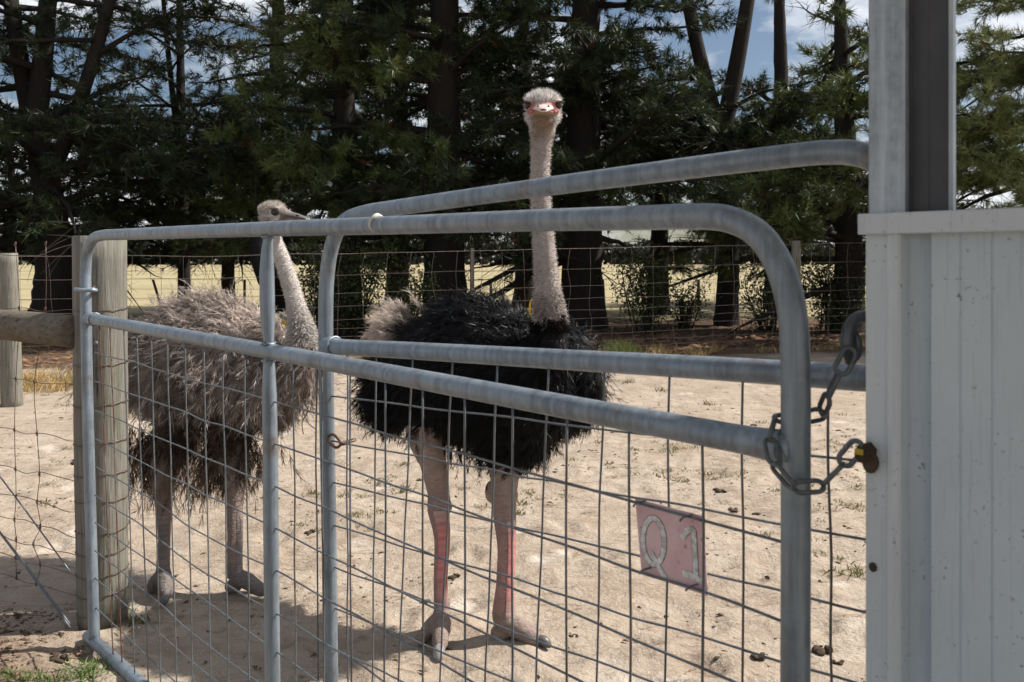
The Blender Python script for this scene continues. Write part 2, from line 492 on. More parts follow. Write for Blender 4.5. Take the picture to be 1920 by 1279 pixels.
# edge flashing with a rolled bead
fp = [(0.052, 0.002), (0.048, -0.004), (0.041, -0.006), (0.034, -0.004), (0.031, 0.0), (0.016, 0.0), (0.002, 0.0), (0.0, 0.003), (0.0, 0.06)]
mb = MB(); vv, ff = [], []
for s, d in fp: vv += [wall_pt(s, d, -0.02), wall_pt(s, d, WT)]
for i in range(len(fp) - 1): ff.append((2 * i, 2 * i + 1, 2 * i + 3, 2 * i + 2))
mb.add(vv, ff)
fl = mb.build('corner_flashing', M['flash'], shed, smooth=False)
so = fl.modifiers.new('thick', 'SOLIDIFY'); so.thickness = 0.0012
# capping over the top of the sheet
mb = MB(); mb.add(*box_vf(wall_pt(-0.006, -0.012, 1.6515 - .0145), U3 * 0.95, GNn * 0.085, (0, 0, 0.030)))
cap = mb.build('capping', M['flash'], shed, smooth=False)
bv = cap.modifiers.new('b', 'BEVEL'); bv.width = 0.002; bv.segments = 2
# steel column standing behind the capping: pale flange, dark web, pale lip
TOP = 2.62
def strip(prof_, name, mat, z0, z1, th):
    vv, ff = [], []
    for s, d in prof_: vv += [wall_pt(s, d, z0), wall_pt(s, d, z1)]
    for i in range(len(prof_) - 1): ff.append((2 * i, 2 * i + 2, 2 * i + 3, 2 * i + 1))
    o = MB().add(vv, ff).build(name, M[mat], shed, smooth=False)
    so = o.modifiers.new('thick', 'SOLIDIFY'); so.thickness = th
    return o
strip([(0.0495, 0.026), (0.0495, 0.016), (0.003, 0.016), (0.001, 0.018), (0.001, 0.066)], 'column_flange', 'column', 1.2, TOP, .003)
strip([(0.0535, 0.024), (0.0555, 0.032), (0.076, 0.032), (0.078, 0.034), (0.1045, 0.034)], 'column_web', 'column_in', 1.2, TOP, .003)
strip([(0.1085, 0.036), (0.1085, 0.030), (0.1050, 0.030)], 'column_lip', 'column', 1.2, TOP, .003)
# unseen wall behind the front sheet, added to shade the gate post
vv, ff = [], []
n_r = 30
for i in range(n_r + 1):
    q = .09 + .95 * i / n_r
    vv += [wall_pt(.02 + (.006 if i % 2 else 0), q, -.02), wall_pt(.02 + (.006 if i % 2 else 0), q, 1.60)]
for i in range(n_r): ff.append((2 * i, 2 * i + 2, 2 * i + 3, 2 * i + 1))
rw = MB().add(vv, ff).build('unseen_shade_wall', M['sheet'], shed, smooth=False)
so = rw.modifiers.new('thick', 'SOLIDIFY'); so.thickness = 0.0015
# unseen roof over the photographer, added to shade the gate end and block skylight
vv, ff = [], []
n_r = 50
for i in range(n_r + 1):
    x = -1.1 + 4.3 * i / n_r
    zz = 2.64 + 0.10 * (i / n_r) + (0.02 if i % 2 else 0)
    vv += [(x, -4.5, zz), (x, 1.75, zz)]
for i in range(n_r): ff.append((2 * i, 2 * i + 2, 2 * i + 3, 2 * i + 1))
rf = MB().add(vv, ff).build('unseen_shade_roof', M['sheet'], shed, smooth=False)
so = rf.modifiers.new('thick', 'SOLIDIFY'); so.thickness = 0.002
MB().add(*box_vf((-1.05, 1.27, 2.52), (4.2, 0, .08), (0, .06, 0), (0, 0, .1))).build('shade_roof_beam', M['column'], shed, smooth=False)  # unseen beam under the added roof
# rusty bolt with a dab of yellow paint, latch hook
bc = wall_pt(0.006, -0.008, 0); bc[2] = EYE + (HZ - 846) / F * 1.235
mb = MB()
hexv = []
for k, dd in ((0, 0.010), (1, -0.012)):
    for i in range(6):
        a = i * PI / 3 + .3
        hexv.append(bc + U3 * 0.0125 * math.cos(a) + np.array([0, 0, 0.0145 * math.sin(a)]) + GNn * dd)
mb.add(hexv, [(0, 1, 7, 6), (1, 2, 8, 7), (2, 3, 9, 8), (3, 4, 10, 9), (4, 5, 11, 10), (5, 0, 6, 11), (6, 7, 8, 9, 10, 11), (5, 4, 3, 2, 1, 0)])
mb.add(*tube_vf([bc - GNn * .005, bc - GNn * 0.022], .009, 8))
mb.add(*ellipsoid(bc + np.array([0.004, -.004, -.014]), (.012, 0, 0), (0, .008, 0), (0, 0, .016), True))
bolt = mb.build('rusty_bolt', M['dung'], shed)
tag(bolt, 'rusty bolt head with a dab of yellow paint')
mb = MB(); mb.add(*box_vf(bc - GNn * .0245 - U3 * .007 + np.array([0, 0, .000]), U3 * .012, GNn * .003, (0, 0, .008)))
mb.build('paint_dab', M['paint_yellow'], bolt, False)
for py, rr in ((1063, .006), (610, .0025), (470, .003)):
    q = wall_pt(0.012 if rr > .005 else .046, -0.001, 0); q[2] = EYE + (HZ - py) / F * 1.23
    mb = MB(); mb.add(*ellipsoid(q, U3 * rr, GNn * rr * .5, (0, 0, rr * 1.2), True)); mb.build('screw_head', M['rust'] if rr < .005 else M['dung'], shed)
hk = catmull([P(1640, 598, 1.30), P(1612, 594, 1.295), P(1594, 612, 1.29), P(1590, 645, 1.29), P(1596, 682, 1.29)], 5)
mb = tube(hk, np.interp(np.linspace(0, 1, len(hk)), [0, .4, .75, 1], [.0095, .0095, .012, .008]), 10)
mb.add(*ellipsoid(P(1602, 650, 1.29), U3 * .013, GNn * .005, (0, 0, .024), True))
mb.build('latch_hook', M['chain'], shed)

# ------------------------------------------------------------------ pipe gates
def plane_hit(px, py, A, u):
    """point where the sight line of a measured pixel meets the vertical gate plane"""
    k = (px - 960.0) / F
    # A.x + s*u.x = k*(A.y + s*u.y)
    s = (k * A[1] - A[0]) / (u[0] - k * u[1])
    y = A[1] + s * u[1]
    return np.array([A[0] + s * u[0], y, EYE + (HZ - py) / F * y])

def jig(pts, amp, r):
    out = [np.array(p, float) for p in pts]
    for p in out[1:-1]: p += r.normal(0, amp, 3)
    return out

def pipe(pts_, rad, name, parent, mat='galv', n=6, seg=16):
    return tube(catmull(pts_, n), rad, seg).build(name, M[mat], parent)

def welds(parent, pts, r=.026):
    for p in pts:
        pass

g1 = empty('front_gate', (GA[0], GA[1], 0), 'nearer galvanised pipe gate with square wire mesh, chained to the shed', 'gate')
H1 = lambda px, py: plane_hit(px, py, GA, GU)
frame = [H1(177, 1206), H1(173, 1080), H1(168, 900), H1(163, 700), H1(161, 560), H1(160.5, 505), H1(164, 470), H1(174, 449), H1(192, 441.5), H1(230, 439.6),
         H1(503, 429.5), H1(760, 421.5), H1(1000, 413.5), H1(1180, 409), H1(1320, 406), H1(1375, 414), H1(1420, 438), H1(1452, 480), H1(1474, 535), H1(1487, 600), H1(1491.5, 680), H1(1492, 800), H1(1492, 1050), H1(1491, 1300), H1(1490, 1530)]
pipe(frame, .0222, 'frame_pipe', g1)
mr = [H1(172, 598.5), H1(185, 600.3), H1(503, 658.5), H1(800, 714), H1(1100, 770), H1(1380, 822), H1(1455, 836), H1(1490, 842)]
mrp = catmull(mr, 6); L_ = len(mrp)
rad = np.full(L_, .0232)
dA = np.array([np.linalg.norm(p - mrp[0]) for p in mrp]); dB = np.array([np.linalg.norm(p - mrp[-1]) for p in mrp])
rad += .0050 * np.exp(-(dA / .035) ** 2) + .0050 * np.exp(-(dB / .05) ** 2)
tube(mrp, rad, 16).build('middle_rail', M['galv'], g1)
# middle upright, flattened at its ends
def flat_upright(pts, name, parent, u, halfw, halfd):
    pts = [np.array(p) for p in pts]
    vv, ff = [], []
    S = 14
    nrm = np.array([-u[1], u[0], 0])
    u3 = np.array([u[0], u[1], 0])
    for i, p in enumerate(pts):
        for k in range(S):
            a = 2 * PI * k / S
            vv.append(p + u3 * halfw[i] * math.cos(a) + nrm * halfd[i] * math.sin(a))
    for i in range(len(pts) - 1):
        for k in range(S):
            k2 = (k + 1) % S
            ff.append((i * S + k, i * S + k2, (i + 1) * S + k2, (i + 1) * S + k))
    return MB().add(vv, ff).build(name, M['galv'], parent)
ups = [H1(503, 440), H1(501, 470), H1(500.5, 510), H1(501, 560), H1(502, 605), H1(504, 640), H1(504, 662)]
flat_upright(ups, 'middle_upright', g1, GU, [.019, .021, .0225, .0225, .022, .018, .022], [.010, .016, .021, .022, .020, .014, .014])
ups = [H1(504, 660), H1(504.5, 690), H1(505, 740), H1(507, 850), H1(508, 1000), H1(511, 1279), H1(512, 1450)]
flat_upright(ups, 'middle_upright', g1, GU, [.020, .019, .0215, .0222, .0222, .0222, .0222], [.012, .017, .021, .022, .022, .022, .022])
# bottom rail just above the ground
sl = np.linalg.norm(GB - GA)
bz0, bz1 = .022, .030
pb = [np.array([GA[0] + GU[0] * s, GA[1] + GU[1] * s, bz0 + (bz1 - bz0) * s / sl]) for s in np.linspace(0.02, sl - .02, 7)]
tube(pb, .024, 16).build('bottom_rail', M['galv'], g1)
def rail_y(px, pts):
    xs = [960 + F * p[0] / p[1] for p in pts]; ys = [HZ - F * (p[2] - EYE) / p[1] for p in pts]
    return np.interp(px, xs, ys)
WF = GNn * -0.004
r1 = np.random.default_rng(3)
vx = [188, 208, 234, 258, 285, 316, 349, 384, 420, 461, 552, 606, 659, 725, 795, 874, 964, 1066, 1182, 1319]
for i, x in enumerate(vx):
    lean = 24 * max(0, 1 - (x - 188) / 520.0)
    xb = x + lean + r1.normal(0, 1.2)
    top = H1(x, rail_y(x, mr))
    # foot on the bottom rail below pixel column xb
    k = (xb - 960) / F; s = (k * GA[1] - GA[0]) / (GU[0] - k * GU[1])
    foot = np.array([GA[0] + GU[0] * s, GA[1] + GU[1] * s, .035])
    pts = [top * (1 - t) + foot * t for t in np.linspace(0, 1, 8)]
    for q in pts[1:-1]: q += U3 * r1.normal(0, .0022)
    tube(catmull([q + WF for q in pts], 3), .0025, 7).build('vertical_wire', M['wire_rusty'] if i < 2 else M['wire'], g1)
hy = [661, 715, 770, 823, 874, 929, 980, 1033, 1084, 1138]
for i, yl in enumerate(hy):
    zl = H1(176, yl)
    yr = 464 + (yl - 464) * 2.80
    zr = H1(1480, yr + 6)
    pts = [zl * (1 - t) + zr * t for t in np.linspace(0, 1, 22)]
    for j, q in enumerate(pts[1:-1]): q[2] += r1.normal(0, .0022) - (.022 * math.exp(-((j - 6) / 2.5) ** 2) if i in (4, 5, 7) else 0)
    tube(catmull([q - WF for q in pts], 3), .0025, 7).build('horizontal_wire', M['wire'], g1)
# loose tie wires
tube(catmull([H1(590, 770) - GNn * .02, H1(582, 790) - GNn * .025, H1(581, 812) - GNn * .02], 4), .0014, 5).build('tie_wire', M['wire_old'], g1)
tube(catmull([H1(580, 771) - GNn * .02, H1(596, 790) - GNn * .03, H1(604, 803) - GNn * .02], 4), .0012, 5).build('tie_wire', M['wire_old'], g1)
# paint-like zinc drip collar and dried droppings on the rails
for px, py, r_ in ((709, 421, .0229),):
    c0 = H1(px, py)
    ring = [c0 + r_ * (math.cos(a) * np.array([0, 0, 1]) - math.sin(a) * GNn) + U3 * .003 * math.sin(3 * a) for a in np.linspace(-1.2, 2.5, 12)]
    tube(ring, np.interp(np.arange(12), [0, 5, 11], [.003, .006, .003]), 6).build('bird_dropping', M['tag_white'], g1)

# ---- second gate
B0 = np.array([-0.545, 2.46]); B1 = np.array([0.60, 1.40])
BU = (B1 - B0) / np.linalg.norm(B1 - B0)
g2 = empty('rear_gate', (B0[0], B0[1], 0), 'farther galvanised pipe gate, overlapped by the nearer gate, its rail rising to the right', 'gate')
H2 = lambda px, py: plane_hit(px, py, B0, BU)
frame2 = [H2(622, 1500), H2(620, 1279), H2(617, 1000), H2(613, 800), H2(611, 650), H2(611, 570), H2(613, 520), H2(619, 475), H2(631, 436), H2(650, 412), H2(685, 399), H2(740, 390),
          H2(1000, 353.5), H2(1300, 314), H2(1500, 290), H2(1560, 285.5), H2(1600, 287), H2(1640, 300), H2(1672, 340), H2(1690, 420), H2(1694, 560), H2(1694, 900), H2(1690, 1500)]
pipe(frame2, .0215, 'frame_pipe', g2)
mr2 = [H2(613, 648), H2(632, 650.5), H2(760, 657), H2(1000, 671), H2(1300, 688.5), H2(1600, 708), H2(1690, 713)]
mrp = catmull(mr2, 6)
dA = np.array([np.linalg.norm(p - mrp[0]) for p in mrp])
tube(mrp, .0225 + .007 * np.exp(-(dA / .04) ** 2), 16).build('middle_rail', M['galv'], g2)
B3 = np.array([BU[0], BU[1], 0])
BN = np.array([-BU[1], BU[0], 0])
if BN[1] < 0: BN = -BN
lb = np.linalg.norm(B1 - B0)
tube([np.array([B0[0] + BU[0] * s, B0[1] + BU[1] * s, .028]) for s in (0, .7, lb + .08)], .0215, 14).build('bottom_rail', M['galv'], g2)
vx2 = [(653, 654), (708, 700), (777, 748), (852, 828), (936, 912), (1032, 1006), (1136, 1120), (1258, 1250), (1395, 1392), (1555, 1559)]
for i, (x, xb) in enumerate(vx2):
    top = H2(x, rail_y(x, mr2))
    bot = H2(xb, 1279)
    bot2 = top + (bot - top) * ((top[2] - .03) / (top[2] - bot[2]))
    pts = [top * (1 - t) + bot2 * t for t in np.linspace(0, 1, 10)]
    for q in pts[1:-1]: q += B3 * r1.normal(0, .0020)
    tube(catmull([q - BN * .004 for q in pts], 3), .0024, 7).build('vertical_wire', M['wire'], g2)
hy2 = [745, 828, 906, 986, 1063, 1140, 1217, 1296]
for i, yl in enumerate(hy2):
    zl = H2(618, yl - 2); zr = H2(1690, 582 + (yl - 582) * 1.80)
    pts = [zl * (1 - t) + zr * t for t in np.linspace(0, 1, 16)]
    for q in pts[1:-1]: q[2] += r1.normal(0, .0018)
    tube(catmull([q + BN * .003 for q in pts], 3), .0024, 7).build('horizontal_wire', M['wire'], g2)
tube(catmull([H2(609, 690) - BN * .026, H2(607, 850) - BN * .027, H2(609, 1000) - BN * .026, H2(611, 1279) - BN * .026], 4), .0024, 6).build('edge_wire', M['wire'], g2)

def weld(parent, c, axis, r_):
    """lumpy weld bead round a joint"""
    ax = unit(np.array(axis, float)); u = unit(np.cross(ax, (0.3, .2, .9) if abs(ax[2]) < .8 else (1, 0, 0))); w = np.cross(ax, u)
    ring = [c + (r_ + r1.normal(0, .0006)) * (math.cos(a) * u + math.sin(a) * w) + ax * r1.normal(0, .0012) for a in np.linspace(0, 2 * PI, 25)[:-1]]
    tube(ring, np.abs(r1.normal(.0034, .0007, 24)), 6, closed=True).build('weld_bead', M['galv'], parent)
UM = unit(mr[-1] - mr[0])
weld(g1, H1(176, 599) + UM * .014, UM, .0265)
weld(g1, H1(1455, 836) + UM * .012, UM, .0270)
weld(g1, H1(504, 640) + np.array([0, 0, -.006]), (0, 0, 1), .0185)
weld(g1, H1(504.5, 690) + np.array([0, 0, .022]), (0, 0, 1), .0190)
weld(g1, H1(503, 444), (0, 0, 1), .0165)
weld(g2, H2(628, 650), unit(mr2[3] - mr2[0]), .0275)
# ------------------------------------------------------------------ chains
def link_mesh(L=.050, W=.027, r=.0038):
    pts = []
    a = (L - W) / 2
    for k in range(9):
        t = -PI / 2 + PI * k / 8
        pts.append((a + (W / 2 - r) * math.cos(t), (W / 2 - r) * math.sin(t), 0))
    for k in range(9):
        t = PI / 2 + PI * k / 8
        pts.append((-a + (W / 2 - r) * math.cos(t), (W / 2 - r) * math.sin(t), 0))
    v, f = tube_vf(pts, r, 8, closed=True)
    return MB().add(v, f)
def chain(path, name, label, mat, L=.050, roll0=0.3, W=.027, r=.0038):
    pts = catmull(path, 12)
    d = np.concatenate([[0], np.cumsum([np.linalg.norm(pts[i + 1] - pts[i]) for i in range(len(pts) - 1)])])
    P_ = np.array(pts)
    root = empty(name, pts[0].tolist(), label, 'chain')
    me = link_mesh(L, W, r).mesh('link'); me.materials.append(M[mat])
    pitch = L - 2 * r - .0015
    n = int(round(d[-1] / pitch)); pitch = d[-1] / n
    for i in range(n):
        q = np.array([np.interp((i + .5) * pitch, d, P_[:, k]) for k in range(3)])
        e = np.array([np.interp(min((i + 1) * pitch, d[-1]), d, P_[:, k]) for k in range(3)])
        s = np.array([np.interp(i * pitch, d, P_[:, k]) for k in range(3)])
        x = Vector(e - s).normalized()
        up = Vector((0.2, -0.6, .75))
        yv = up.cross(x).normalized(); zv = x.cross(yv)
        R = Matrix((x, yv, zv)).transposed().to_4x4()
        R = Matrix.Translation(Vector(q)) @ R @ Matrix.Rotation(roll0 + (PI / 2 if i % 2 else 0) + random.uniform(-.25, .25), 4, 'X')
        o = link('link', me, root); o.matrix_parent_inverse = Matrix.Identity(4)
        o.matrix_basis = Matrix.Translation(-Vector(pts[0])) @ R
    return root
chain([P(1597, 655, 1.277), P(1578, 692, 1.272), P(1553, 742, 1.29), P(1535, 776, 1.325), P(1492, 782, 1.346), P(1452, 792, 1.325), P(1448, 845, 1.29), P(1468, 893, 1.262),
       P(1500, 912, 1.258), P(1545, 905, 1.252), P(1580, 868, 1.238), P(1612, 830, 1.226)], 'steel_chain', 'grey steel chain looped round the front gate and bolted to the shed', 'chain')
chain([P(616, 816, 2.425), P(628, 828, 2.415), P(636, 838, 2.41), P(652, 829, 2.42), P(664, 828, 2.44)], 'rusty_chain', 'short rusty chain ends hanging on the rear gate upright', 'rust', L=.052, roll0=.8, W=.032, r=.0042)

# ------------------------------------------------------------------ sign on the front gate mesh
GS = GA + GNn[:2] * .012
HS = lambda px, py: plane_hit(px, py, GS, GU)
def zpx(x, y): return HS(1140 + x / 3.206, 880 + y / 3.206)
sc = [(1191, 935), (1318, 968), (1327, 1118), (1203, 1075)]
sgn = empty('sign_plate', HS(1203, 1075).tolist(), 'faded pink metal plate lettered Q 1, tied to the front gate mesh', 'sign')
c3 = [HS(*c) for c in sc]
mb = MB()
vv = [c for c in c3] + [c + GNn * .0015 for c in c3]
mb.add(vv, [(0, 3, 2, 1), (4, 5, 6, 7), (0, 1, 5, 4), (1, 2, 6, 5), (2, 3, 7, 6), (3, 0, 4, 7)])
def sign_mat():
    m, n, l, b = newmat('faded_pink_paint')
    v = ncoord(n, l)
    t = nnoise(n, l, 12, 5, .6, v)
    c = nmix(n, l, nramp(n, l, t, .3, .7), (0.70, 0.40, 0.41), (0.84, 0.64, 0.645))
    e = nnoise(n, l, 22, 6, .7, v)
    c = nmix(n, l, nramp(n, l, e, .62, .70), c, (0.30, 0.05, 0.045))
    c = nmix(n, l, nramp(n, l, nnoise(n, l, 45, 4, .6, v), .66, .74), c, (0.10, 0.07, 0.06))
    l.new(c, b.inputs['Base Color']); b.inputs['Roughness'].default_value = .5
    return m
mb.build('plate', sign_mat(), sgn, False)
def stroke(pts, w, name, mat, lift=.0012):
    pts = [np.array(zpx(*p)) - GNn * lift for p in pts]
    vv, ff = [], []
    for i, p in enumerate(pts):
        t = pts[min(i + 1, len(pts) - 1)] - pts[max(i - 1, 0)]; t /= np.linalg.norm(t)
        s = np.cross(t, GNn); s /= np.linalg.norm(s)
        ww = w[i] if np.ndim(w) else w
        vv += [p - s * ww / 2, p + s * ww / 2, p - s * ww / 2 + GNn * .0009, p + s * ww / 2 + GNn * .0009]
    for i in range(len(pts) - 1):
        a, b = 4 * i, 4 * i + 4
        ff += [(a, a + 1, b + 1, b), (a, b, b + 2, a + 2), (a + 1, a + 3, b + 3, b + 1)]
    return MB().add(vv, ff).build(name, mat, sgn, False)
def letter_mat(name, c0, c1):
    m, n, l, b = newmat(name)
    t = nnoise(n, l, 60, 5, .7, ncoord(n, l))
    l.new(nmix(n, l, nramp(n, l, t, .4, .62), c0, c1), b.inputs['Base Color']); b.inputs['Roughness'].default_value = .7
    return m
ML = letter_mat('worn_white_paint', (0.50, 0.48, 0.45), (0.93, 0.92, 0.90))
q = [(275 + 64 * math.cos(a), 432 + 138 * math.sin(a) + 10 * math.cos(a)) for a in np.linspace(0, 2 * PI, 36)]
lq = stroke(q, .0125, 'letter_q_outline', letter_mat('grey_smudge', (0.20, 0.17, 0.16), (0.34, 0.29, 0.28)), .0004)  # wider grey outline strokes painted beneath the letters
stroke([(500, 352), (516, 372), (524, 500), (532, 668)], .0125, 'numeral_one_outline', lq.data.materials[0], .0004)
stroke(q, .0095, 'letter_q', ML)
stroke([(258, 485), (300, 575), (350, 655)], .0088, 'letter_q_tail', ML, .0018)
stroke([(500, 352), (516, 372), (524, 500), (532, 668)], .0095, 'numeral_one', ML)
stroke([(446, 415), (470, 375), (505, 352)], .010, 'numeral_one_flag', ML, .0018)
stroke([(452, 622), (510, 640), (572, 672)], .0105, 'numeral_one_base', ML, .0024)
for a in ((205, 200), (485, 285), (240, 600), (520, 700)):
    p = np.array(zpx(*a))
    pts = [p - GNn * .019 - U3 * .004 + np.array([0, 0, -.004]), p - GNn * .0235 + np.array([0, 0, .000]), p - GNn * .019 + U3 * .005 + np.array([0, 0, .005]), p + GNn * .002 + U3 * .006 + np.array([0, 0, .004])]
    tube(catmull(pts, 3), .002, 6).build('wire_clip', M['wire'], sgn)

# ------------------------------------------------------------------ timber posts and rail
def timber(path, rad, name, mat, parent=None, seg=24, seed=0, chip=.004):
    pts = catmull(path, 8)
    r = np.random.default_rng(seed)
    v, f = tube_vf(pts, np.interp(np.linspace(0, 1, len(pts)), np.linspace(0, 1, len(rad)), rad), seg)
    v = np.array(v); n = len(pts)
    ring = 1 + r.normal(0, chip / rad[0], seg)
    ring = (ring + np.roll(ring, 1)) / 2
    for i in range(n):
        c = pts[i]
        v[i * seg:(i + 1) * seg] = c + (v[i * seg:(i + 1) * seg] - c) * (ring * (1 + r.normal(0, .004, seg)))[:, None]
    mb = MB().add(v, f)
    o = mb.build(name, M[mat], parent)
    for p in o.data.polygons:
        if len(p.vertices) > 4: p.use_smooth = False
    return o
py0 = 3.83
pb_ = P(193.5, 1172, py0); pt_ = P(187.5, 443, py0)
pb_[2] = -0.05
post = empty('timber_gate_post', (pb_[0], pb_[1], 0), 'thick weathered round timber post the front gate hinges on, wrapped in wire rings', 'post')
rp_ = 46.0 / F * py0
timber([pb_, (pb_ + pt_) / 2, pt_], [rp_ * .93, rp_, rp_], 'timber', 'post', post, 40, 4)
for i, py in enumerate((583, 687, 763, 835, 895, 945, 1003, 1044, 1085, 1123, 1160)):
    t = (HZ - py) / F * (py0 - rp_) + EYE
    c = pb_ + (pt_ - pb_) * ((t - pb_[2]) / (pt_[2] - pb_[2]))
    rr = rp_ * np.interp(t, [0, .8, 1.7], [.96, 1.02, 1.02]) + .0015
    ring = [c + np.array([rr * math.cos(a), rr * math.sin(a), .006 * math.cos(a) + .004 * math.sin(2 * a + i)]) for a in np.linspace(0, 2 * PI, 33)[:-1]]
    tube(ring, .0019, 6, closed=True).build('wire_ring', M['wire_old'], post)
# hinge eye and nut, bolt head
hz_ = EYE + (HZ - 545) / F * 3.62
h0 = H1(161, 545)
pc = pb_ + (pt_ - pb_) * .75
ear = catmull([np.array([pc[0] + .012, py0 - rp_ + .01, hz_]), np.array([h0[0] + .045, h0[1] - .008, hz_ + .002]), np.array([h0[0] + .008, h0[1] - .034, hz_ + .004]), np.array([h0[0] - .028, h0[1] - .026, hz_ + .006]), np.array([h0[0] - .036, h0[1] + .006, hz_ + .006]), np.array([h0[0] - .012, h0[1] + .033, hz_ + .006]), np.array([h0[0] + .02, h0[1] + .030, hz_ + .004])], 6)
tube(ear, .0085, 10).build('hinge_eye', M['galv'], post)
nut = [np.array([pc[0] + .014, py0 - rp_ - .016, hz_]), np.array([pc[0] + .014, py0 - rp_ + .02, hz_])]
tube(nut, .022, 6).build('hinge_nut', M['rust'], post, False)
bp_ = P(179.5, 644, py0 - rp_ + .006)
mb = MB(); mb.add(*ellipsoid(bp_, (.011, 0, 0), (0, .008, 0), (0, 0, .012), True)); mb.build('bolt_head', M['wire'], post)

FD = np.array([-0.54, 0.31, 0]); FD /= np.linalg.norm(FD)       # side fence heads left and slightly back
F0 = np.array([-1.90, 3.77, 0])
rail = timber([F0 + np.array([0, 0, 1.285]) + FD * .0 - np.array([.02, 0, 0]), F0 + FD * .6 + np.array([0, 0, 1.292]), F0 + FD * 1.6 + np.array([0, 0, 1.30])], [.073, .0725, .075], 'timber_rail', 'log', None, 28, 9, .003)
tag(rail, 'dark weathered horizontal log rail butting against the gate post', 'rail')

# side netting fence
sf = empty('side_wire_fence', F0.tolist(), 'rusty brown knotted wire netting fence left of the gate post', 'fence')
lz = [1.675, 1.375, 1.04, .80, .615, .485, .375, .285, .20, .105]
r2 = np.random.default_rng(11)
def fpt(s, z): return F0 + FD * s + np.array([0, 0, z])
for i, z in enumerate(lz):
    pts = [fpt(s, z + r2.normal(0, .006) + (-.05 * min(1, s / .3) if i == 0 else 0)) for s in np.linspace(-.02, 1.9, 18)]
    tube(catmull(pts, 4), .0017, 6).build('line_wire', M['wire_old'], sf)
for j, s in enumerate((.035, .285, .50, .72, .94, 1.16, 1.4)):
    zz = np.array(lz)
    mb = MB()
    off = [r2.normal(0, .016) for _ in zz]
    pts = [fpt(s + off[k] + (.05 * (k > 1)) * (j == 1) , z) for k, z in enumerate(zz)]
    mb.add(*tube_vf(catmull(pts, 4), .0016, 6))
    for k, p in enumerate(pts):
        c = np.array(p)
        ring = [c + np.array([.006 * math.cos(a) * FD[0], .006 * math.cos(a) * FD[1], .011 * math.sin(a)]) + np.array([0, -.003 * math.cos(2 * a), 0]) for a in np.linspace(0, 2 * PI, 13)[:-1]]
        mb.add(*tube_vf(ring, .0019, 6, closed=True))
    mb.build('stay_wire', M['wire_old'], sf)
for z0, z1, dx in ((.0, .32, 0), (.018, .325, .004), (.24, .60, .0)):
    a = fpt(.0, .02 + z0) + np.array([0, -.10 - dx, 0]); e = fpt(.95, z1 + .21) + np.array([0, -.05 - dx, 0])
    tube(catmull([a, a * .6 + e * .4 + np.array([0, 0, .006]), e], 6), .0035 if z0 < .2 else .0032, 8).build('brace_wire', M['wire'], sf)

pq = P(22, 760, 9.4); pq[2] = -.05
pr = P(14, 475, 9.4)
tag(timber([pq, (pq + pr) / 2, pr], [.108, .105, .098], 'timber_post', 'post', None, 24, 21), 'plain pale timber post standing behind the log rail at the left edge', 'post')

# ------------------------------------------------------------------ back fence
bf = empty('back_wire_fence', (0, 14.2, 0), 'tall wire netting fence along the far side of the yard, before the trees', 'fence')
def bpt(x, z):
    y = 13.6 + (x + 2.72) * (1.6 / 6.9)
    base = -.09 + .16 * np.clip((x + 2.7) / 6.9, -.3, 1.3)
    return np.array([x, y, base + z])
bz = [1.80, 1.455, 1.165, .945, .745, .60, .47, .34, .215, .10]
r3 = np.random.default_rng(5)
for z in bz:
    pts = [bpt(x, z + r3.normal(0, .006)) for x in np.linspace(-10.5, 10, 40)]
    tube(catmull(pts, 3), .0038, 5).build('line_wire', M['wire_back'], bf)
for x in np.arange(-10.2, 10, .372):
    o = [r3.normal(0, .02) for _ in bz]
    tube(catmull([bpt(x + o[k], z) for k, z in enumerate(bz)], 2), .0028, 4).build('stay_wire', M['wire_back'], bf)
for px, h, rr in ((1497, 1.86, .085),):
    x = (px - 960) / F * 15.3
    tag(timber([bpt(x, -.1), bpt(x, .9), bpt(x, h)], [rr, rr, rr * .95], 'timber', 'post', bf, 16, 3), 'pale timber strainer post')
def star_picket(base, top, parent, w=.028):
    b, t = np.array(base), np.array(top)
    mb = MB()
    for k in range(3):
        a = k * 2 * PI / 3 + .4
        d = np.array([math.cos(a), math.sin(a), 0]); s = np.array([-d[1], d[0], 0]) * .004
        mb.add([b - s, b + s, b + s + d * w, b - s + d * w, t - s, t + s, t + s + d * w, t - s + d * w], [(0, 1, 2, 3), (4, 7, 6, 5), (0, 4, 5, 1), (1, 5, 6, 2), (2, 6, 7, 3), (3, 7, 4, 0)])
    return mb.build('star_picket', M['bark_grey'], parent, False)
for px in (885, 240 - 420):
    x = (px - 960) / F * 14.1
    star_picket(bpt(x, -.1), bpt(x, 1.84), bf, .04)
# field fence beyond the trees
ff_ = empty('field_fence', (0, 26.5, 0), 'low wire fence with thin dark pickets at the edge of the dry field', 'fence')
for z in (.35, .7, 1.0, 1.25):
    tube([np.array([x, 26.5, z + r3.normal(0, .01)]) for x in np.linspace(-20, 20, 24)], .004, 4).build('line_wire', M['wire_old'], ff_)
for px, dxx in ((286, 20), (458, 0), (762, -6), (130, 3), (1130, 4), (1310, 0), (1560, 0), (920, 0)):
    x = (px - 960) / F * 26.5
    star_picket((x + dxx / F * 26.5, 26.5, -.1), (x, 26.5, 1.0), ff_, .05)

# ------------------------------------------------------------------ trees
def rot_basis(d, r):
    d = unit(d)
    ref = np.where(np.abs(d[:, 2:3]) < .9, np.array([[0, 0, 1.0]]), np.array([[1.0, 0, 0]]))
    u = unit(np.cross(d, ref)); w = np.cross(d, u)
    return d, u, w

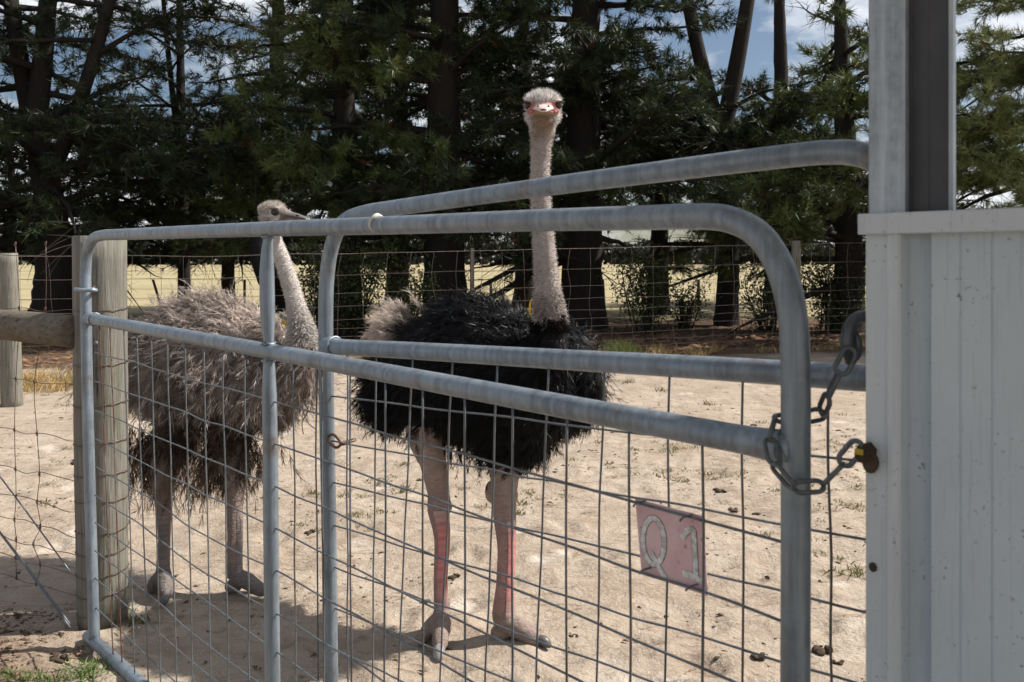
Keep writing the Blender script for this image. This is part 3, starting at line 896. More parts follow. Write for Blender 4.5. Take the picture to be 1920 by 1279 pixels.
def tufts(pos, dirs, n, length, width, spread, col, r):
    """needles radiating about each tuft direction, one thin triangle each"""
    m = len(pos)
    d, u, w = rot_basis(dirs, r)
    ph = r.uniform(0, 2 * PI, (m, n)); sp = spread * np.sqrt(r.uniform(0.03, 1, (m, n)))
    nd = d[:, None] * np.cos(sp)[..., None] + (u[:, None] * np.cos(ph)[..., None] + w[:, None] * np.sin(ph)[..., None]) * np.sin(sp)[..., None]
    ln = (length * np.ones(m))[:, None] * r.uniform(.65, 1.1, (m, n))
    base = pos[:, None] + d[:, None] * r.uniform(-.5, .4, (m, n))[..., None] * (length * np.ones(m))[:, None, None] * .7
    tip = base + nd * ln[..., None]; tip[..., 2] -= .12 * ln * np.linalg.norm(nd[..., :2], axis=-1)
    side = unit(np.cross(nd, r.normal(0, 1, (m, n, 3)))) * (width * np.ones(m))[:, None, None] * .5
    V = np.stack([base - side, base + side, tip], 2).reshape(-1, 3)
    T = np.arange(len(V)).reshape(-1, 3)
    c = np.repeat(col, n * 3, 0) * np.repeat(r.uniform(.75, 1.25, (m * n, 1)), 3, 0)
    return V, T, c

def make_tree(px, y, rad, height, label, seed, zlo=1.9, nlimb=42, Lmax=4.2, dens=1.0, forks=None, lean=0.0, green=(0.024, 0.036, 0.013), needle=.26, width=.023, nn=13, zdead=2.6, name='pine_tree', group='pines behind the back fence', azr=None, zfol=None, droop=.18, zmax=9.2, mh=None):
    r = np.random.default_rng(seed)
    x = (px - 960) / F * y
    root = empty(name, (x, y, 0), label, 'tree', group)
    base = np.array([x, y, -.15])
    stems = []
    main = [base + np.array([lean * t * height + .22 * math.sin(t * 4 + seed) * t, .2 * math.sin(t * 3 + seed * 2) * t, t * (mh or height)]) for t in np.linspace(0, 1, 12)]
    if forks:
        for k, (zf, dx, dy, rf) in enumerate(forks):
            i0 = min(11, max(1, int(round(zf / (mh or height) * 11))))
            b0 = main[i0]
            st = [b0 + np.array([dx * (1 - (1 - t) ** 2), dy * t, (height - b0[2]) * .95 * t]) for t in np.linspace(0, 1, 9)]
            stems.append((st, rad * rf))
    tm = MB()
    mp_ = catmull(main, 4)
    rr = np.interp(np.linspace(0, 1, len(mp_)), [0, .04, .15, 1], [rad * 1.45, rad * 1.12, rad, rad * (.15 if mh is None else .55)])
    v, f = tube_vf(mp_, rr, 14)
    v = np.array(v); v += r.normal(0, rad * .035, v.shape)
    tm.add(v, f)
    for st, rs in stems:
        sp_ = catmull(st, 4)
        tm.add(*tube_vf(sp_, np.interp(np.linspace(0, 1, len(sp_)), [0, 1], [rs, rs * .2]), 10))
    tm.build('trunk', M['bark'], root)
    allst = [(np.array(mp_), rr)] + [(np.array(catmull(st, 4)), np.linspace(rs, rs * .2, len(catmull(st, 4)))) for st, rs in stems]
    lm = MB(); tp, td, tsz = [], [], []
    for i in range(nlimb):
        st, srad = allst[i % len(allst)] if i % 3 else allst[0]
        z0 = r.uniform(zlo, min(zmax, height * .9)) if r.uniform() < .78 else r.uniform(min(9.0, height * .6), height * .93)
        j = int(np.argmin(np.abs(st[:, 2] - z0)))
        b0 = st[j]
        az = i * 2.399 + r.normal(0, .35)
        if azr: az = r.uniform(*azr)
        L = Lmax * (1 - .72 * (b0[2] / height) ** 1.3) * r.uniform(.6, 1.1)
        el = r.normal(.12, .28)
        hd = np.array([math.cos(az), math.sin(az), 0])
        pts = []
        bend = r.normal(0, .25)
        for t in np.linspace(0, 1, 9):
            q = b0 + hd * L * t * math.cos(el) + np.array([-hd[1], hd[0], 0]) * bend * L * t * t
            q[2] += math.sin(el) * L * t - droop * L * t * t + .10 * L * max(0, t - .7) + r.normal(0, .03) * t * L * .5
            pts.append(q)
        rl = min(srad[j] * .5, .028 * L + .012)
        lm.add(*tube_vf(pts, np.linspace(rl, .008, len(pts)), 5))
        P_ = np.array(pts)
        dead = (b0[2] < zdead and r.uniform() < .6) or r.uniform() < .05
        nsub = max(4, int(L * 4.6))
        for k in range(nsub):
            t = r.uniform(.22, 1.0)
            jj = min(int(t * (len(P_) - 1)), len(P_) - 2)
            q = P_[jj] + (P_[jj + 1] - P_[jj]) * r.uniform()
            d = unit(P_[jj + 1] - P_[jj])
            sgn_ = 1 if k % 2 else -1
            s = np.array([-d[1], d[0], 0]) * sgn_
            sd = unit(d * r.uniform(.35, .9) + s * r.uniform(.4, 1.0) + np.array([0, 0, r.normal(.0, .32)]))
            sl_ = L * r.uniform(.13, .34) * (1.1 - .5 * t) + .2
            sub = [q + sd * sl_ * a + np.array([0, 0, (-.20 if dead else -.08) * sl_ * a * a]) for a in np.linspace(0, 1, 5)]
            lm.add(*tube_vf(sub[::2], np.linspace(.013, .003, 3), 3, caps=False))
            S_ = np.array(sub)
            nt = int(sl_ * 9.0 * dens) + 2
            if dead: 
                for _ in range(3):
                    a = r.uniform(.2, 1); w0 = S_[min(int(a * 4), 3)]
                    w1 = w0 + unit(sd + r.normal(0, .7, 3)) * r.uniform(.2, .5) + np.array([0, 0, -.12])
                    lm.add(*tube_vf([w0, (w0 + w1) / 2 + r.normal(0, .02, 3), w1], [.005, .004, .002], 3, caps=False))
                nt = 1 if r.uniform() < .3 else 0
            for _ in range(nt):
                a = r.uniform(.15, 1.0); ii = min(int(a * 4), 3)
                w0 = S_[ii] + (S_[ii + 1] - S_[ii]) * (a * 4 - ii)
                tp.append(w0 + r.normal(0, .05, 3)); td.append(unit(sd * .8 + r.normal(0, .55, 3) + np.array([0, 0, .25]))); tsz.append(L)
            if not dead:
                tp.append(S_[-1]); td.append(sd); tsz.append(L)
    lm.build('branches', M['bark'], root)['kind'] = 'stuff'
    tp, td = np.array(tp), np.array(td)
    if zfol is not None:
        k = tp[:, 2] > zfol + .6 * (vnoise(tp[:, 0] * .8, tp[:, 1] * .8, seed) - .5) * 2
        tp, td = tp[k], td[k]
    hi = tp[:, 2] > 9.2
    g = np.array(green)
    br = vnoise(tp[:, 0] * 1.1 + tp[:, 2] * .6, tp[:, 1] * 1.1 - tp[:, 2] * .5, seed)
    col = g[None] * (0.55 + 1.0 * br)[:, None] * r.uniform(.7, 1.35, (len(tp), 1)) + np.array([[.010, .004, -.002]]) * r.uniform(-1, 1.3, (len(tp), 1))
    brown = r.uniform(size=len(tp)) < .012
    col[brown] = (.11, .045, .018)
    col = np.clip(col, .004, 1)
    lo = ~hi
    a = tufts(tp[lo], td[lo], nn, needle, width, 1.0, col[lo], r)
    V, T, c = a
    if hi.any():
        kk = np.where(hi)[0]; kk = kk[r.uniform(size=len(kk)) < .55]
        V2, T2, c2 = tufts(tp[kk], td[kk], 6, .5, .09, 1.1, col[kk], r)
        T = np.concatenate([T, T2 + len(V)]); V = np.concatenate([V, V2]); c = np.concatenate([c, c2])
    o = link('crown', tri_mesh('crown', V, T, c), root, M['needle'])
    o['kind'] = 'stuff'
    return root

make_tree(92, 18.5, .42, 15, 'broad dark trunk forking into several stems behind the log rail', 101, zlo=1.9, nlimb=56, Lmax=4.6, dens=.42, mh=4.6, forks=[(4.6, .5, .2, .55), (3.4, 2.4, -.3, .40), (3.0, -1.5, .3, .55)], zfol=2.0)
make_tree(-190, 19, .42, 15, 'dark pine whose boughs hang in from the left edge', 102, nlimb=36, Lmax=5.0, dens=.6, zfol=1.9)
make_tree(345, 22.5, .15, 15, 'sparse pine with sky showing through, above the brown ostrich', 103, zlo=1.9, nlimb=46, Lmax=4.6, dens=.34, zfol=1.9, forks=[(3.5, -.8, .2, .6)])
make_tree(650, 20, .32, 16, 'bushy dark pine with needle clumps tinted as if lit behind the left end of the rear gate', 104, zlo=1.8, nlimb=72, Lmax=4.3, dens=1.1, zfol=1.8, green=(.090, .118, .038))  # brighter green stands in for sunlight on the needle clumps
make_tree(835, 19.5, .44, 17, 'thick straight dark trunk behind the black ostrich back', 105, zlo=1.8, nlimb=68, Lmax=4.2, dens=1.0, zfol=1.6)
make_tree(1092, 20, .46, 17, 'thick dark trunk just right of the tall ostrich neck', 106, zlo=1.6, nlimb=70, Lmax=4.1, dens=1.0, zfol=1.35)
make_tree(1362, 20, .27, 16, 'trunk forking into two bare stems against the open sky', 107, zlo=1.9, nlimb=44, Lmax=3.4, dens=.8, zfol=2.0, zmax=5.0, mh=5.0, forks=[(4.7, -1.5, .2, .72), (4.5, 1.2, -.2, .80)])
make_tree(1462, 25, .28, 16, 'single bare upper trunk against the sky beside the forked pine', 108, zlo=2.0, nlimb=40, Lmax=3.8, dens=.9, zfol=2.1, zmax=6.2)
make_tree(1590, 18, .30, 9.5, 'low leafy pine behind the shed column', 109, zlo=1.2, nlimb=60, Lmax=3.4, dens=1.1, zfol=1.0, zmax=6.0, green=(.098, .125, .040))  # green raised so the crown looks sunlit
make_tree(2010, 15, .32, 8, 'pine with long needles tinted as if sunlit right of the shed column', 110, zlo=1.5, nlimb=90, Lmax=3.8, dens=1.5, zfol=1.4, zmax=5.6, green=(.15, .175, .062), needle=.20, width=.015, nn=16)  # sunlight on this crown is put into its lighter green
make_tree(520, 27, .34, 16, 'farther pine filling the gap between the two ostriches', 111, zlo=2.0, nlimb=44, Lmax=4.6, dens=.38, zfol=2.2)
make_tree(1235, 24, .30, 7.2, 'short bushy conifer under the open sky right of the tall ostrich head', 112, zlo=1.2, nlimb=66, Lmax=3.2, dens=1.15, zfol=1.1, green=(.088, .108, .032))  # lighter green imitates sunlit foliage
make_tree(745, 29, .36, 15, 'dense far pine between the two thick trunks', 113, zlo=2.0, nlimb=60, Lmax=4.6, dens=.9, zfol=2.4, width=.04, nn=9, needle=.32)
make_tree(985, 29, .36, 15, 'dense far pine directly behind the tall ostrich head', 114, zlo=2.0, nlimb=60, Lmax=4.6, dens=.9, zfol=2.4, width=.04, nn=9, needle=.32)
make_tree(215, 24, .20, 6.0, 'low dense conifer under the sky gaps, left of the brown ostrich head', 117, zlo=1.5, nlimb=52, Lmax=3.4, dens=.9, zfol=1.8, zmax=4.6)
make_tree(430, 25, .20, 6.4, 'low dense conifer right behind the brown ostrich head', 118, zlo=1.5, nlimb=52, Lmax=3.4, dens=.9, zfol=1.9, zmax=4.9)
make_tree(10, 23, .20, 5.6, 'low dense conifer at the left edge behind the broad trunk', 119, zlo=1.5, nlimb=46, Lmax=3.2, dens=.9, zfol=1.8, zmax=4.4)
make_tree(1450, 30, .3, 6.2, 'low far conifer under the bare stems', 116, zlo=1.6, nlimb=46, Lmax=4.4, dens=1.0, zfol=2.0, width=.04, nn=9, needle=.32)

# leafy shrubs along the back fence
def shrub(px, y, h, w, label, seed, nleaf=2600, green=(.055, .075, .022)):
    r = np.random.default_rng(seed)
    x = (px - 960) / F * y
    root = empty('shrub', (x, y, 0), label, 'shrub', 'shrubs along the back fence')
    mb = MB(); lp = []
    for i in range(16):
        b = np.array([x + r.normal(0, .12), y + r.normal(0, .12), -.05])
        e = np.array([x + r.uniform(-w, w), y + r.uniform(-w, w) * .6, h * r.uniform(.55, 1.05)])
        m_ = (b + e) / 2 + np.array([r.normal(0, .12), r.normal(0, .12), .15 * h])
        st = catmull([b, m_, e], 6)
        mb.add(*tube_vf(st, np.linspace(.02, .004, len(st)), 5))
        S_ = np.array(st)
        for k in range(nleaf // 16):
            a = r.uniform(.2, 1); lp.append(S_[int(a * (len(S_) - 1))] + r.normal(0, .16, 3))
    mb.build('stems', M['bark'], root)
    lp = np.array(lp); lp = lp[lp[:, 2] > .05]
    d = unit(r.normal(0, 1, lp.shape)); s = unit(np.cross(d, r.normal(0, 1, lp.shape)))
    L = r.uniform(.05, .10, (len(lp), 1))
    V = np.stack([lp - d * L * .5, lp + s * L * .25, lp + d * L * .5, lp - s * L * .25], 1).reshape(-1, 3)
    q = np.arange(len(lp)) * 4
    T = np.concatenate([np.stack([q, q + 1, q + 2], -1), np.stack([q, q + 2, q + 3], -1)])
    c = np.repeat(np.array(green)[None] * r.uniform(.5, 1.5, (len(lp), 1)), 4, 0)
    o = link('foliage', tri_mesh('foliage', V, T, c), root, M['leaf']); o['kind'] = 'stuff'
shrub(660, 17.5, 2.0, 1.0, 'dense leafy shrub left of the black ostrich tail', 201, 4200)
shrub(755, 17, 1.6, .55, 'small thin shrub right above the black ostrich tail', 202, 1500)
shrub(600, 18, 1.7, .5, 'sparse shrub seen beside the brown ostrich neck', 203, 1200)
shrub(1215, 18, 1.8, .6, 'airy shrub between the two trunks right of the tall neck', 204, 3200)
shrub(1290, 19, 1.2, .4, 'small low shrub at the foot of the forked pine', 205, 900)
shrub(1440, 18.5, 1.5, .5, 'shrub seen inside the bend of the front gate', 206, 1600)
shrub(1565, 18, 1.75, .85, 'wide open shrub beside the far timber post', 207, 4600)

# far wood on the skyline
r = np.random.default_rng(31)
n = 9000
xx = r.uniform(-330, 330, n); hh = 5.2 + 4.5 * vnoise(xx * .08, xx * 0 + 2.0, 5) + 2.2 * vnoise(xx * .35, xx * 0, 6)
pos = np.stack([xx, 300 + r.uniform(0, 14, n), hh * r.uniform(.0, 1, n) ** .8], -1)
V, T, c = tufts(pos, unit(r.normal(0, 1, (n, 3))), 5, 1.9, 1.7, 1.6, np.array([[.060, .068, .050]]) * r.uniform(.6, 1.5, (n, 1)), r)
tag(link('distant_woodland', tri_mesh('distant_woodland', V, T, c), None, M['needle']), 'grey green line of far trees beyond the dry field', 'woodland', kind='stuff')

# unidentified dark rounded thing hanging behind the fence
mb = MB()
hc = [P(482, 425, 16.5), P(484, 455, 16.5), P(488, 490, 16.5), P(496, 525, 16.5), P(500, 545, 16.5)]
hp = catmull(hc, 5)
mb.add(*tube_vf(hp, np.interp(np.linspace(0, 1, len(hp)), [0, .2, .5, .8, 1], [.06, .14, .17, .13, .04]), 14))
mb.add(*tube_vf(catmull([P(482, 425, 16.5), P(480, 380, 16.6), P(478, 300, 16.9)], 4), .012, 5))
tag(mb.build('hanging_shape', M['shape_black']), 'dark rounded shape hanging behind the middle upright of the front gate', 'hanging object')

# ------------------------------------------------------------------ ostriches
def loft(cs, hd, seg=22):
    """cs: (centre, half width, half height); rings across heading hd"""
    side = np.array([-hd[1], hd[0], 0]); vv, ff = [], []
    for c, hw, hh in cs:
        for k in range(seg):
            a = 2 * PI * k / seg
            vv.append(np.array(c) + side * hw * math.cos(a) + np.array([0, 0, 1]) * hh * math.sin(a))
    for i in range(len(cs) - 1):
        for k in range(seg):
            k2 = (k + 1) % seg
            ff.append((i * seg + k, i * seg + k2, (i + 1) * seg + k2, (i + 1) * seg + k))
    ff.append(tuple(range(seg - 1, -1, -1))); ff.append(tuple((len(cs) - 1) * seg + k for k in range(seg)))
    return vv, ff

def seg_dist(Q, path, rad):
    """min over polyline of (distance - local radius)"""
    best = np.full(len(Q), 1e9)
    for i in range(len(path) - 1):
        a, b = np.array(path[i]), np.array(path[i + 1]); ab = b - a
        t = np.clip(((Q - a) @ ab) / (ab @ ab), 0, 1)
        d = np.linalg.norm(Q - (a + t[:, None] * ab), axis=1) - (rad[i] * (1 - t) + rad[i + 1] * t)
        best = np.minimum(best, d)
    return best

def remesh(mb, vox, name, smooth=4):
    me = mb.mesh(name)
    bm = bmesh.new(); bm.from_mesh(me); bmesh.ops.recalc_face_normals(bm, faces=bm.faces); bm.to_mesh(me); bm.free()
    o = bpy.data.objects.new(name, me); COL.objects.link(o)
    md = o.modifiers.new('r', 'REMESH'); md.mode = 'VOXEL'; md.voxel_size = vox
    sm = o.modifiers.new('s', 'SMOOTH'); sm.factor = .5; sm.iterations = smooth
    dg = bpy.context.evaluated_depsgraph_get()
    me2 = bpy.data.meshes.new_from_object(o.evaluated_get(dg))
    bpy.data.objects.remove(o); bpy.data.meshes.remove(me)
    me2.name = name
    me2.polygons.foreach_set('use_smooth', [True] * len(me2.polygons))
    return me2

def mesh_arrays(me):
    me.calc_loop_triangles()
    V = np.zeros(len(me.vertices) * 3); me.vertices.foreach_get('co', V); V = V.reshape(-1, 3)
    T = np.zeros(len(me.loop_triangles) * 3, np.int32); me.loop_triangles.foreach_get('vertices', T); T = T.reshape(-1, 3)
    N = np.zeros(len(me.vertices) * 3); me.vertices.foreach_get('normal', N); N = N.reshape(-1, 3)
    return V, T, N

def sample(V, T, N, w, n, r):
    A = V[T]; ar = np.linalg.norm(np.cross(A[:, 1] - A[:, 0], A[:, 2] - A[:, 0]), axis=1) * w[T].mean(1)
    k = r.choice(len(T), n, p=ar / ar.sum())
    u, v = r.uniform(size=(2, n)); f = u + v > 1; u[f], v[f] = 1 - u[f], 1 - v[f]
    B = np.stack([1 - u - v, u, v], -1)
    return (V[T[k]] * B[..., None]).sum(1), unit((N[T[k]] * B[..., None]).sum(1))

def ribbons(p0, p1, p2, p3, nrm, w, col):
    """tapered 2-segment strips; returns V,T,col"""
    m = len(p0)
    mid = (p1 + p2) * .5
    t = unit(p3 - p0); s = unit(np.cross(t, nrm)) * (w * np.ones(m))[:, None] * .5
    V = np.stack([p0 - s, p0 + s, mid - s * .85, mid + s * .85, p3], 1).reshape(-1, 3)
    q = np.arange(m)[:, None] * 5
    T = np.concatenate([q + np.array([[0, 1, 3]]), q + np.array([[0, 3, 2]]), q + np.array([[2, 3, 4]])])
    return V, T, np.repeat(col, 5, 0)

def plumes(p, nrm, d0, L, droop, nb, bw, col, r, barb=.42, tipcol=None, curl=.3):
    """each plume is a drooping shaft with nb loose barbs"""
    m = len(p)
    L = L * np.ones(m)
    cv = r.normal(0, curl, (m, 3))
    def shaft(u):
        u = u[..., None]
        return p[:, None] + L[:, None, None] * (d0[:, None] * u + cv[:, None] * u * u * .5 + np.array([0, 0, -1.0]) * (droop * np.ones(m))[:, None, None] * u * u)
    u = r.uniform(.05, 1, (m, nb))
    b0 = shaft(u); b_ = shaft(np.minimum(u + .06, 1.08))
    tg = unit(b_ - b0)
    sd = unit(np.cross(tg, nrm[:, None])) * np.where(r.uniform(size=(m, nb)) < .5, -1, 1)[..., None]
    bd = unit(tg * 1.0 + sd * r.uniform(.05, .60, (m, nb, 1)) + nrm[:, None] * r.normal(.06, .20, (m, nb, 1)) + r.normal(0, .14, (m, nb, 3)))
    bl = (L[:, None] * barb * r.uniform(.6, 1.25, (m, nb)) * (1.05 - .45 * u))[..., None]
    G = np.array([0, 0, -1.0]); cu = r.normal(0, .22, (m, nb, 3))
    q1 = b0 + bd * bl * .38 + cu * bl * .05
    q2 = b0 + bd * bl * .72 + (G * .10 + cu * .25) * bl
    q3 = b0 + bd * bl * 1.0 + (G * .22 + cu * .6) * bl
    nr = np.repeat(nrm[:, None], nb, 1) + r.normal(0, .35, (m, nb, 3))
    c = np.repeat(col[:, None], nb, 1)
    if tipcol is not None: c = c * (1 - u[..., None]) + tipcol[:, None] * u[..., None]
    c = c * r.uniform(.8, 1.2, (m, nb, 1))
    f = lambda a: a.reshape(-1, 3)
    return ribbons(f(b0), f(q1), f(q2), f(q3), unit(f(nr)), bw, f(c))

def merge(parts):
    Vs, Ts, Cs, n = [], [], [], 0
    for V, T, c in parts:
        Vs.append(V); Ts.append(T + n); Cs.append(c); n += len(V)
    return np.concatenate(Vs), np.concatenate(Ts), np.concatenate(Cs)

def fuzz(p, nrm, d, L, w, col, r):
    m = len(p)
    dd = unit(nrm * .75 + d + r.normal(0, .28, (m, 3)))
    L = (L * r.uniform(.5, 1.2, m))[:, None]
    return ribbons(p - nrm * .002, p + dd * L * .4, p + dd * L * .75 + d * L * .08, p + dd * L + d * L * .2, unit(r.normal(0, 1, (m, 3))), w, col)

def toe(mb, a, b, r0, r1, lift=.02):
    a, b = np.array(a), np.array(b)
    m1 = a * .62 + b * .38; m1[2] = max(a[2] * .62 + b[2] * .38, r0 * .9) + .006
    m2 = a * .28 + b * .72; m2[2] = r1 * 1.15
    pts = catmull([a, m1, m2, b], 5)
    mb.add(*tube_vf(pts, np.interp(np.linspace(0, 1, len(pts)), [0, .4, .8, 1], [r0, r0 * .92, r1 * 1.05, r1 * .7]), 12))

def nail(parent, tip, d, size, mat):
    d = unit(np.array(d, float)); s = np.array([-d[1], d[0], 0]); u = np.cross(d, s); u = u if u[2] > 0 else -u
    v, f = ellipsoid(np.array(tip), d * size * 1.25, s * size * .75, u * size * .72)
    v = np.array(v); k = (v - np.array(tip)) @ d / (size * 1.25)
    v -= u * (np.clip(k, 0, 1) ** 2 * size * .35)[:, None]
    MB().add(v, f).build('toenail', M[mat], parent)

def limb(mb, path, rad, n=6, seg=14):
    pts = catmull(path, n)
    rr = np.interp(np.linspace(0, 1, len(pts)), np.linspace(0, 1, len(rad)), rad)
    mb.add(*tube_vf(pts, rr, seg)); return pts, rr

SCOL = {'scale_red': ((.52, .19, .175), (.38, .27, .235)), 'scale_grey': ((.17, .145, .135), (.24, .19, .17))}
M['scale_attr'] = attr_mat('shin_scales', .5, .4)
def scutes(parent, path, rad, front, n, name, mat, h=.017, half=.85, lift=.0035):
    """overlapping shin plates down the front of the leg"""
    pts = np.array(catmull(path, 12)); rr = np.interp(np.linspace(0, 1, len(pts)), np.linspace(0, 1, len(rad)), rad)
    d = np.concatenate([[0], np.cumsum(np.linalg.norm(np.diff(pts, axis=0), axis=1))])
    f = unit(np.array([front[0], front[1], 0.0])); s = np.array([-f[1], f[0], 0])
    mb = MB()
    for i in range(n):
        t = (i + .5) / n * d[-1]
        c = np.array([np.interp(t, d, pts[:, k]) for k in range(3)]); r0 = np.interp(t, d, rr)
        vv = []
        K = 7
        for j, (dz, ex) in enumerate(((h * .55, .0), (h * .2, lift), (-h * .3, lift * 1.25), (-h * .5, lift * .6), (-h * .55, -.001))):
            for k in range(K):
                a = (k / (K - 1) - .5) * 2 * half
                R = r0 + ex * math.cos(a * 1.2)
                vv.append(c + f * R * math.cos(a) + s * R * math.sin(a) + np.array([0, 0, dz]))
        ff = [(j * K + k, j * K + k + 1, (j + 1) * K + k + 1, (j + 1) * K + k) for j in range(4) for k in range(K - 1)]
        mb.add(vv, ff)
    o = mb.build(name, M['scale_attr'], parent)
    t_ = np.repeat((np.arange(n) + .5) / n, 5 * K); k_ = (np.clip(t_ / .22, 0, 1) * np.clip((1 - t_) / .30, 0, 1))[:, None]
    c1, c0 = SCOL[mat]
    set_col(o.data, (np.array(c0) * (1 - k_) + np.array(c1) * k_) * np.repeat(np.random.default_rng(4).uniform(.8, 1.15, n), 5 * K)[:, None])
    return o

def set_col(me, c):
    a = me.attributes.new('col', 'FLOAT_COLOR', 'POINT')
    c4 = np.ones((len(c), 4), np.float32); c4[:, :3] = c
    a.data.foreach_set('color', c4.ravel())

# ---------------- black male, facing the camera
def build_male():
    r = np.random.default_rng(77)
    hd = unit(np.array([.72, -.69, 0])); ctr = np.array([-.165, 3.86, 0])
    root = empty('ostrich', (ctr[0], ctr[1] - .2, 0), 'tall black ostrich with pink shins staring straight at the camera over the gates', 'ostrich')
    mb = MB()
    st = [(-.56, 1.01, .04, .05), (-.49, 1.01, .12, .12), (-.38, 1.03, .19, .19), (-.20, 1.085, .265, .305), (-.02, 1.105, .285, .335), (.18, 1.085, .275, .315), (.36, 1.06, .215, .25), (.46, 1.06, .12, .15), (.51, 1.07, .04, .05)]
    mb.add(*loft([(ctr + hd * s + np.array([0, 0, z]), hw, hh) for s, z, hw, hh in st], hd))
    # folded wings: far one shows at the right, near one hangs at the rear
    side = np.array([-hd[1], hd[0], 0])          # points to the bird's left = image right/back
    mb.add(*ellipsoid(P(1058, 712, 3.80), hd * .20, side * .115, (0, 0, .24)))
    mb.add(*ellipsoid(P(728, 735, 4.06), hd * .14, side * .11, (0, 0, .19)))
    mb.add(*ellipsoid(P(960, 790, 3.72), hd * .20, side * .20, (0, 0, .20)))
    neck = [P(985, 735, 3.66), P(1026, 668, 3.53), P(1031, 606, 3.49), P(1025, 530, 3.47), P(1019, 450, 3.465), P(1014, 380, 3.46), P(1013, 310, 3.46), P(1016, 255, 3.45), P(1018, 218, 3.435)]
    nrad = [.15, .094, .061, .051, .045, .0415, .0395, .043, .048]
    limb(mb, neck, nrad)
    hc = P(1018, 204, 3.43); f = unit(np.array([-.02, -1.0, -.10])); rt = np.array([1.0, -.02, 0]); up = np.cross(rt, f); up = up if up[2] > 0 else -up
    mb.add(*ellipsoid(hc + up * .012 + f * -.005, rt * .064, f * .078, up * .048))
    mb.add(*ellipsoid(hc + up * -.026 + f * -.005, rt * .066, f * .062, up * .040))
    mb.add(*ellipsoid(hc + up * .030 + f * .022, rt * .066, f * .045, up * .020))
    mb.add(*ellipsoid(hc + up * -.045 + f * .035, rt * .040, f * .050, up * .030))
    mb.add(*ellipsoid(hc + up * -.004 + f * .055, rt * .043, f * .045, up * .026))
    for sg in (-1, 1):
        mb.add(*ellipsoid(hc + up * -.012 + rt * sg * .050 + f * .036, rt * .016, f * .03, up * .014))
    # legs
    L1 = [P(838, 735, 3.90), P(800, 800, 3.86), P(812, 868, 3.80), P(822, 922, 3.79), P(822, 955, 3.775), P(829, 1010, 3.74), P(826, 1090, 3.70), P(829, 1142, 3.675), P(830, 1158, 3.66)]
    R1 = [.12, .10, .060, .050, .050, .036, .0305, .037, .036]
    limb(mb, L1, R1, 8)
    L2 = [P(930, 760, 3.78), P(944, 850, 3.72), P(946, 900, 3.70), P(944, 935, 3.69), P(947, 975, 3.67), P(950, 1030, 3.64), P(947, 1100, 3.61), P(944, 1150, 3.595), P(948, 1168, 3.585)]
    R2 = [.13, .085, .062, .056, .050, .040, .040, .050, .046]
    limb(mb, L2, R2, 8)
    mb.add(*ellipsoid(P(824, 938, 3.80), (.050, 0, 0), (0, .058, 0), (0, 0, .052)))
    mb.add(*ellipsoid(P(838, 950, 3.76), (.024, 0, 0), (0, .03, 0), (0, 0, .035)))
    mb.add(*ellipsoid(P(946, 930, 3.71), (.060, 0, 0), (0, .062, 0), (0, 0, .055)))
    mb.add(*ellipsoid(P(921, 922, 3.73), (.028, 0, 0), (0, .035, 0), (0, 0, .05)))
    a1 = np.array(L1[-1]); t1 = P(824, 1222, 3.46); t1[2] = .026
    toe(mb, a1, t1, .042, .032)
    t1b = P(783, 1200, 3.54); t1b[2] = .024
    toe(mb, a1 + np.array([-.015, .01, -.01]), t1b, .034, .024)
    a2 = np.array(L2[-1]); t2 = P(1012, 1196, 3.53); t2[2] = .028
    toe(mb, a2, t2, .046, .033)
    t2b = P(1008, 1173, 3.66); t2b[2] = .022
    toe(mb, a2 + np.array([.01, .03, -.01]), t2b, .030, .020)
    mb.add(*ellipsoid(a2 + np.array([-.02, .01, -.045]), (.045, 0, 0), (0, .045, 0), (0, 0, .035)))
    mb.add(*ellipsoid(a1 + np.array([0, .015, -.05]), (.04, 0, 0), (0, .045, 0), (0, 0, .035)))
    me = remesh(mb, .0088, 'body', 2)
    V, T, N = mesh_arrays(me)
    dn = seg_dist(V, neck[2:], nrad[2:]); isn = ((dn < .012) & (V[:, 2] > 1.31)) | (V[:, 2] > 1.5)
    dl = np.minimum(seg_dist(V, L1[1:], R1[1:]), seg_dist(V, L2[1:], R2[1:]))
    leg = ((V[:, 2] < .86) & (dl < .015)) | (V[:, 2] < .60)
    col = np.tile(np.array([[.008, .008, .009]]), (len(V), 1))
    ck = np.array([.48, .42, .385]); col[isn] = ck
    blk = isn & (V[:, 2] < 1.335 + .02 * np.sin(V[:, 0] * 90)); col[blk] = (.010, .010, .010)
    hz = V[:, 2] > 2.08
    rd = hz & ((V - hc) @ f > .012) & (np.abs((V - hc) @ up) < .024) & (np.abs((V - hc) @ rt) > .034); col[rd] = (.56, .24, .21)
    face = hz & ((V - hc) @ f > .036) & ((V - hc) @ up < .020) & ((V - hc) @ up > -.030); col[face] = (.66, .44, .41)
    tw = np.clip(((V - hc) @ f - .0) / .03, 0, 1) * np.clip((V[:, 2] - 2.06) / .07, 0, 1) * np.clip(((hc - V) @ up - .024) / .012, 0, 1) * np.clip((.046 - np.abs((V - hc) @ rt)) / .014, 0, 1)
    col = col * (1 - tw[:, None]) + np.array([[.36, .27, .20]]) * tw[:, None]
    zz = V[leg, 2]
    pk = np.array([.42, .235, .21]); gr = np.array([.35, .275, .24])
    tt = np.clip((zz - .25) / .4, 0, 1)[:, None]
    up_ = np.clip((zz - .52) / .22, 0, 1)[:, None]
    col[leg] = np.array([.44, .33, .285]) * up_ + (gr * tt + pk * (1 - tt)) * (1 - up_)
    ft = leg & (V[:, 2] < .13); col[ft] = (.31, .235, .20)
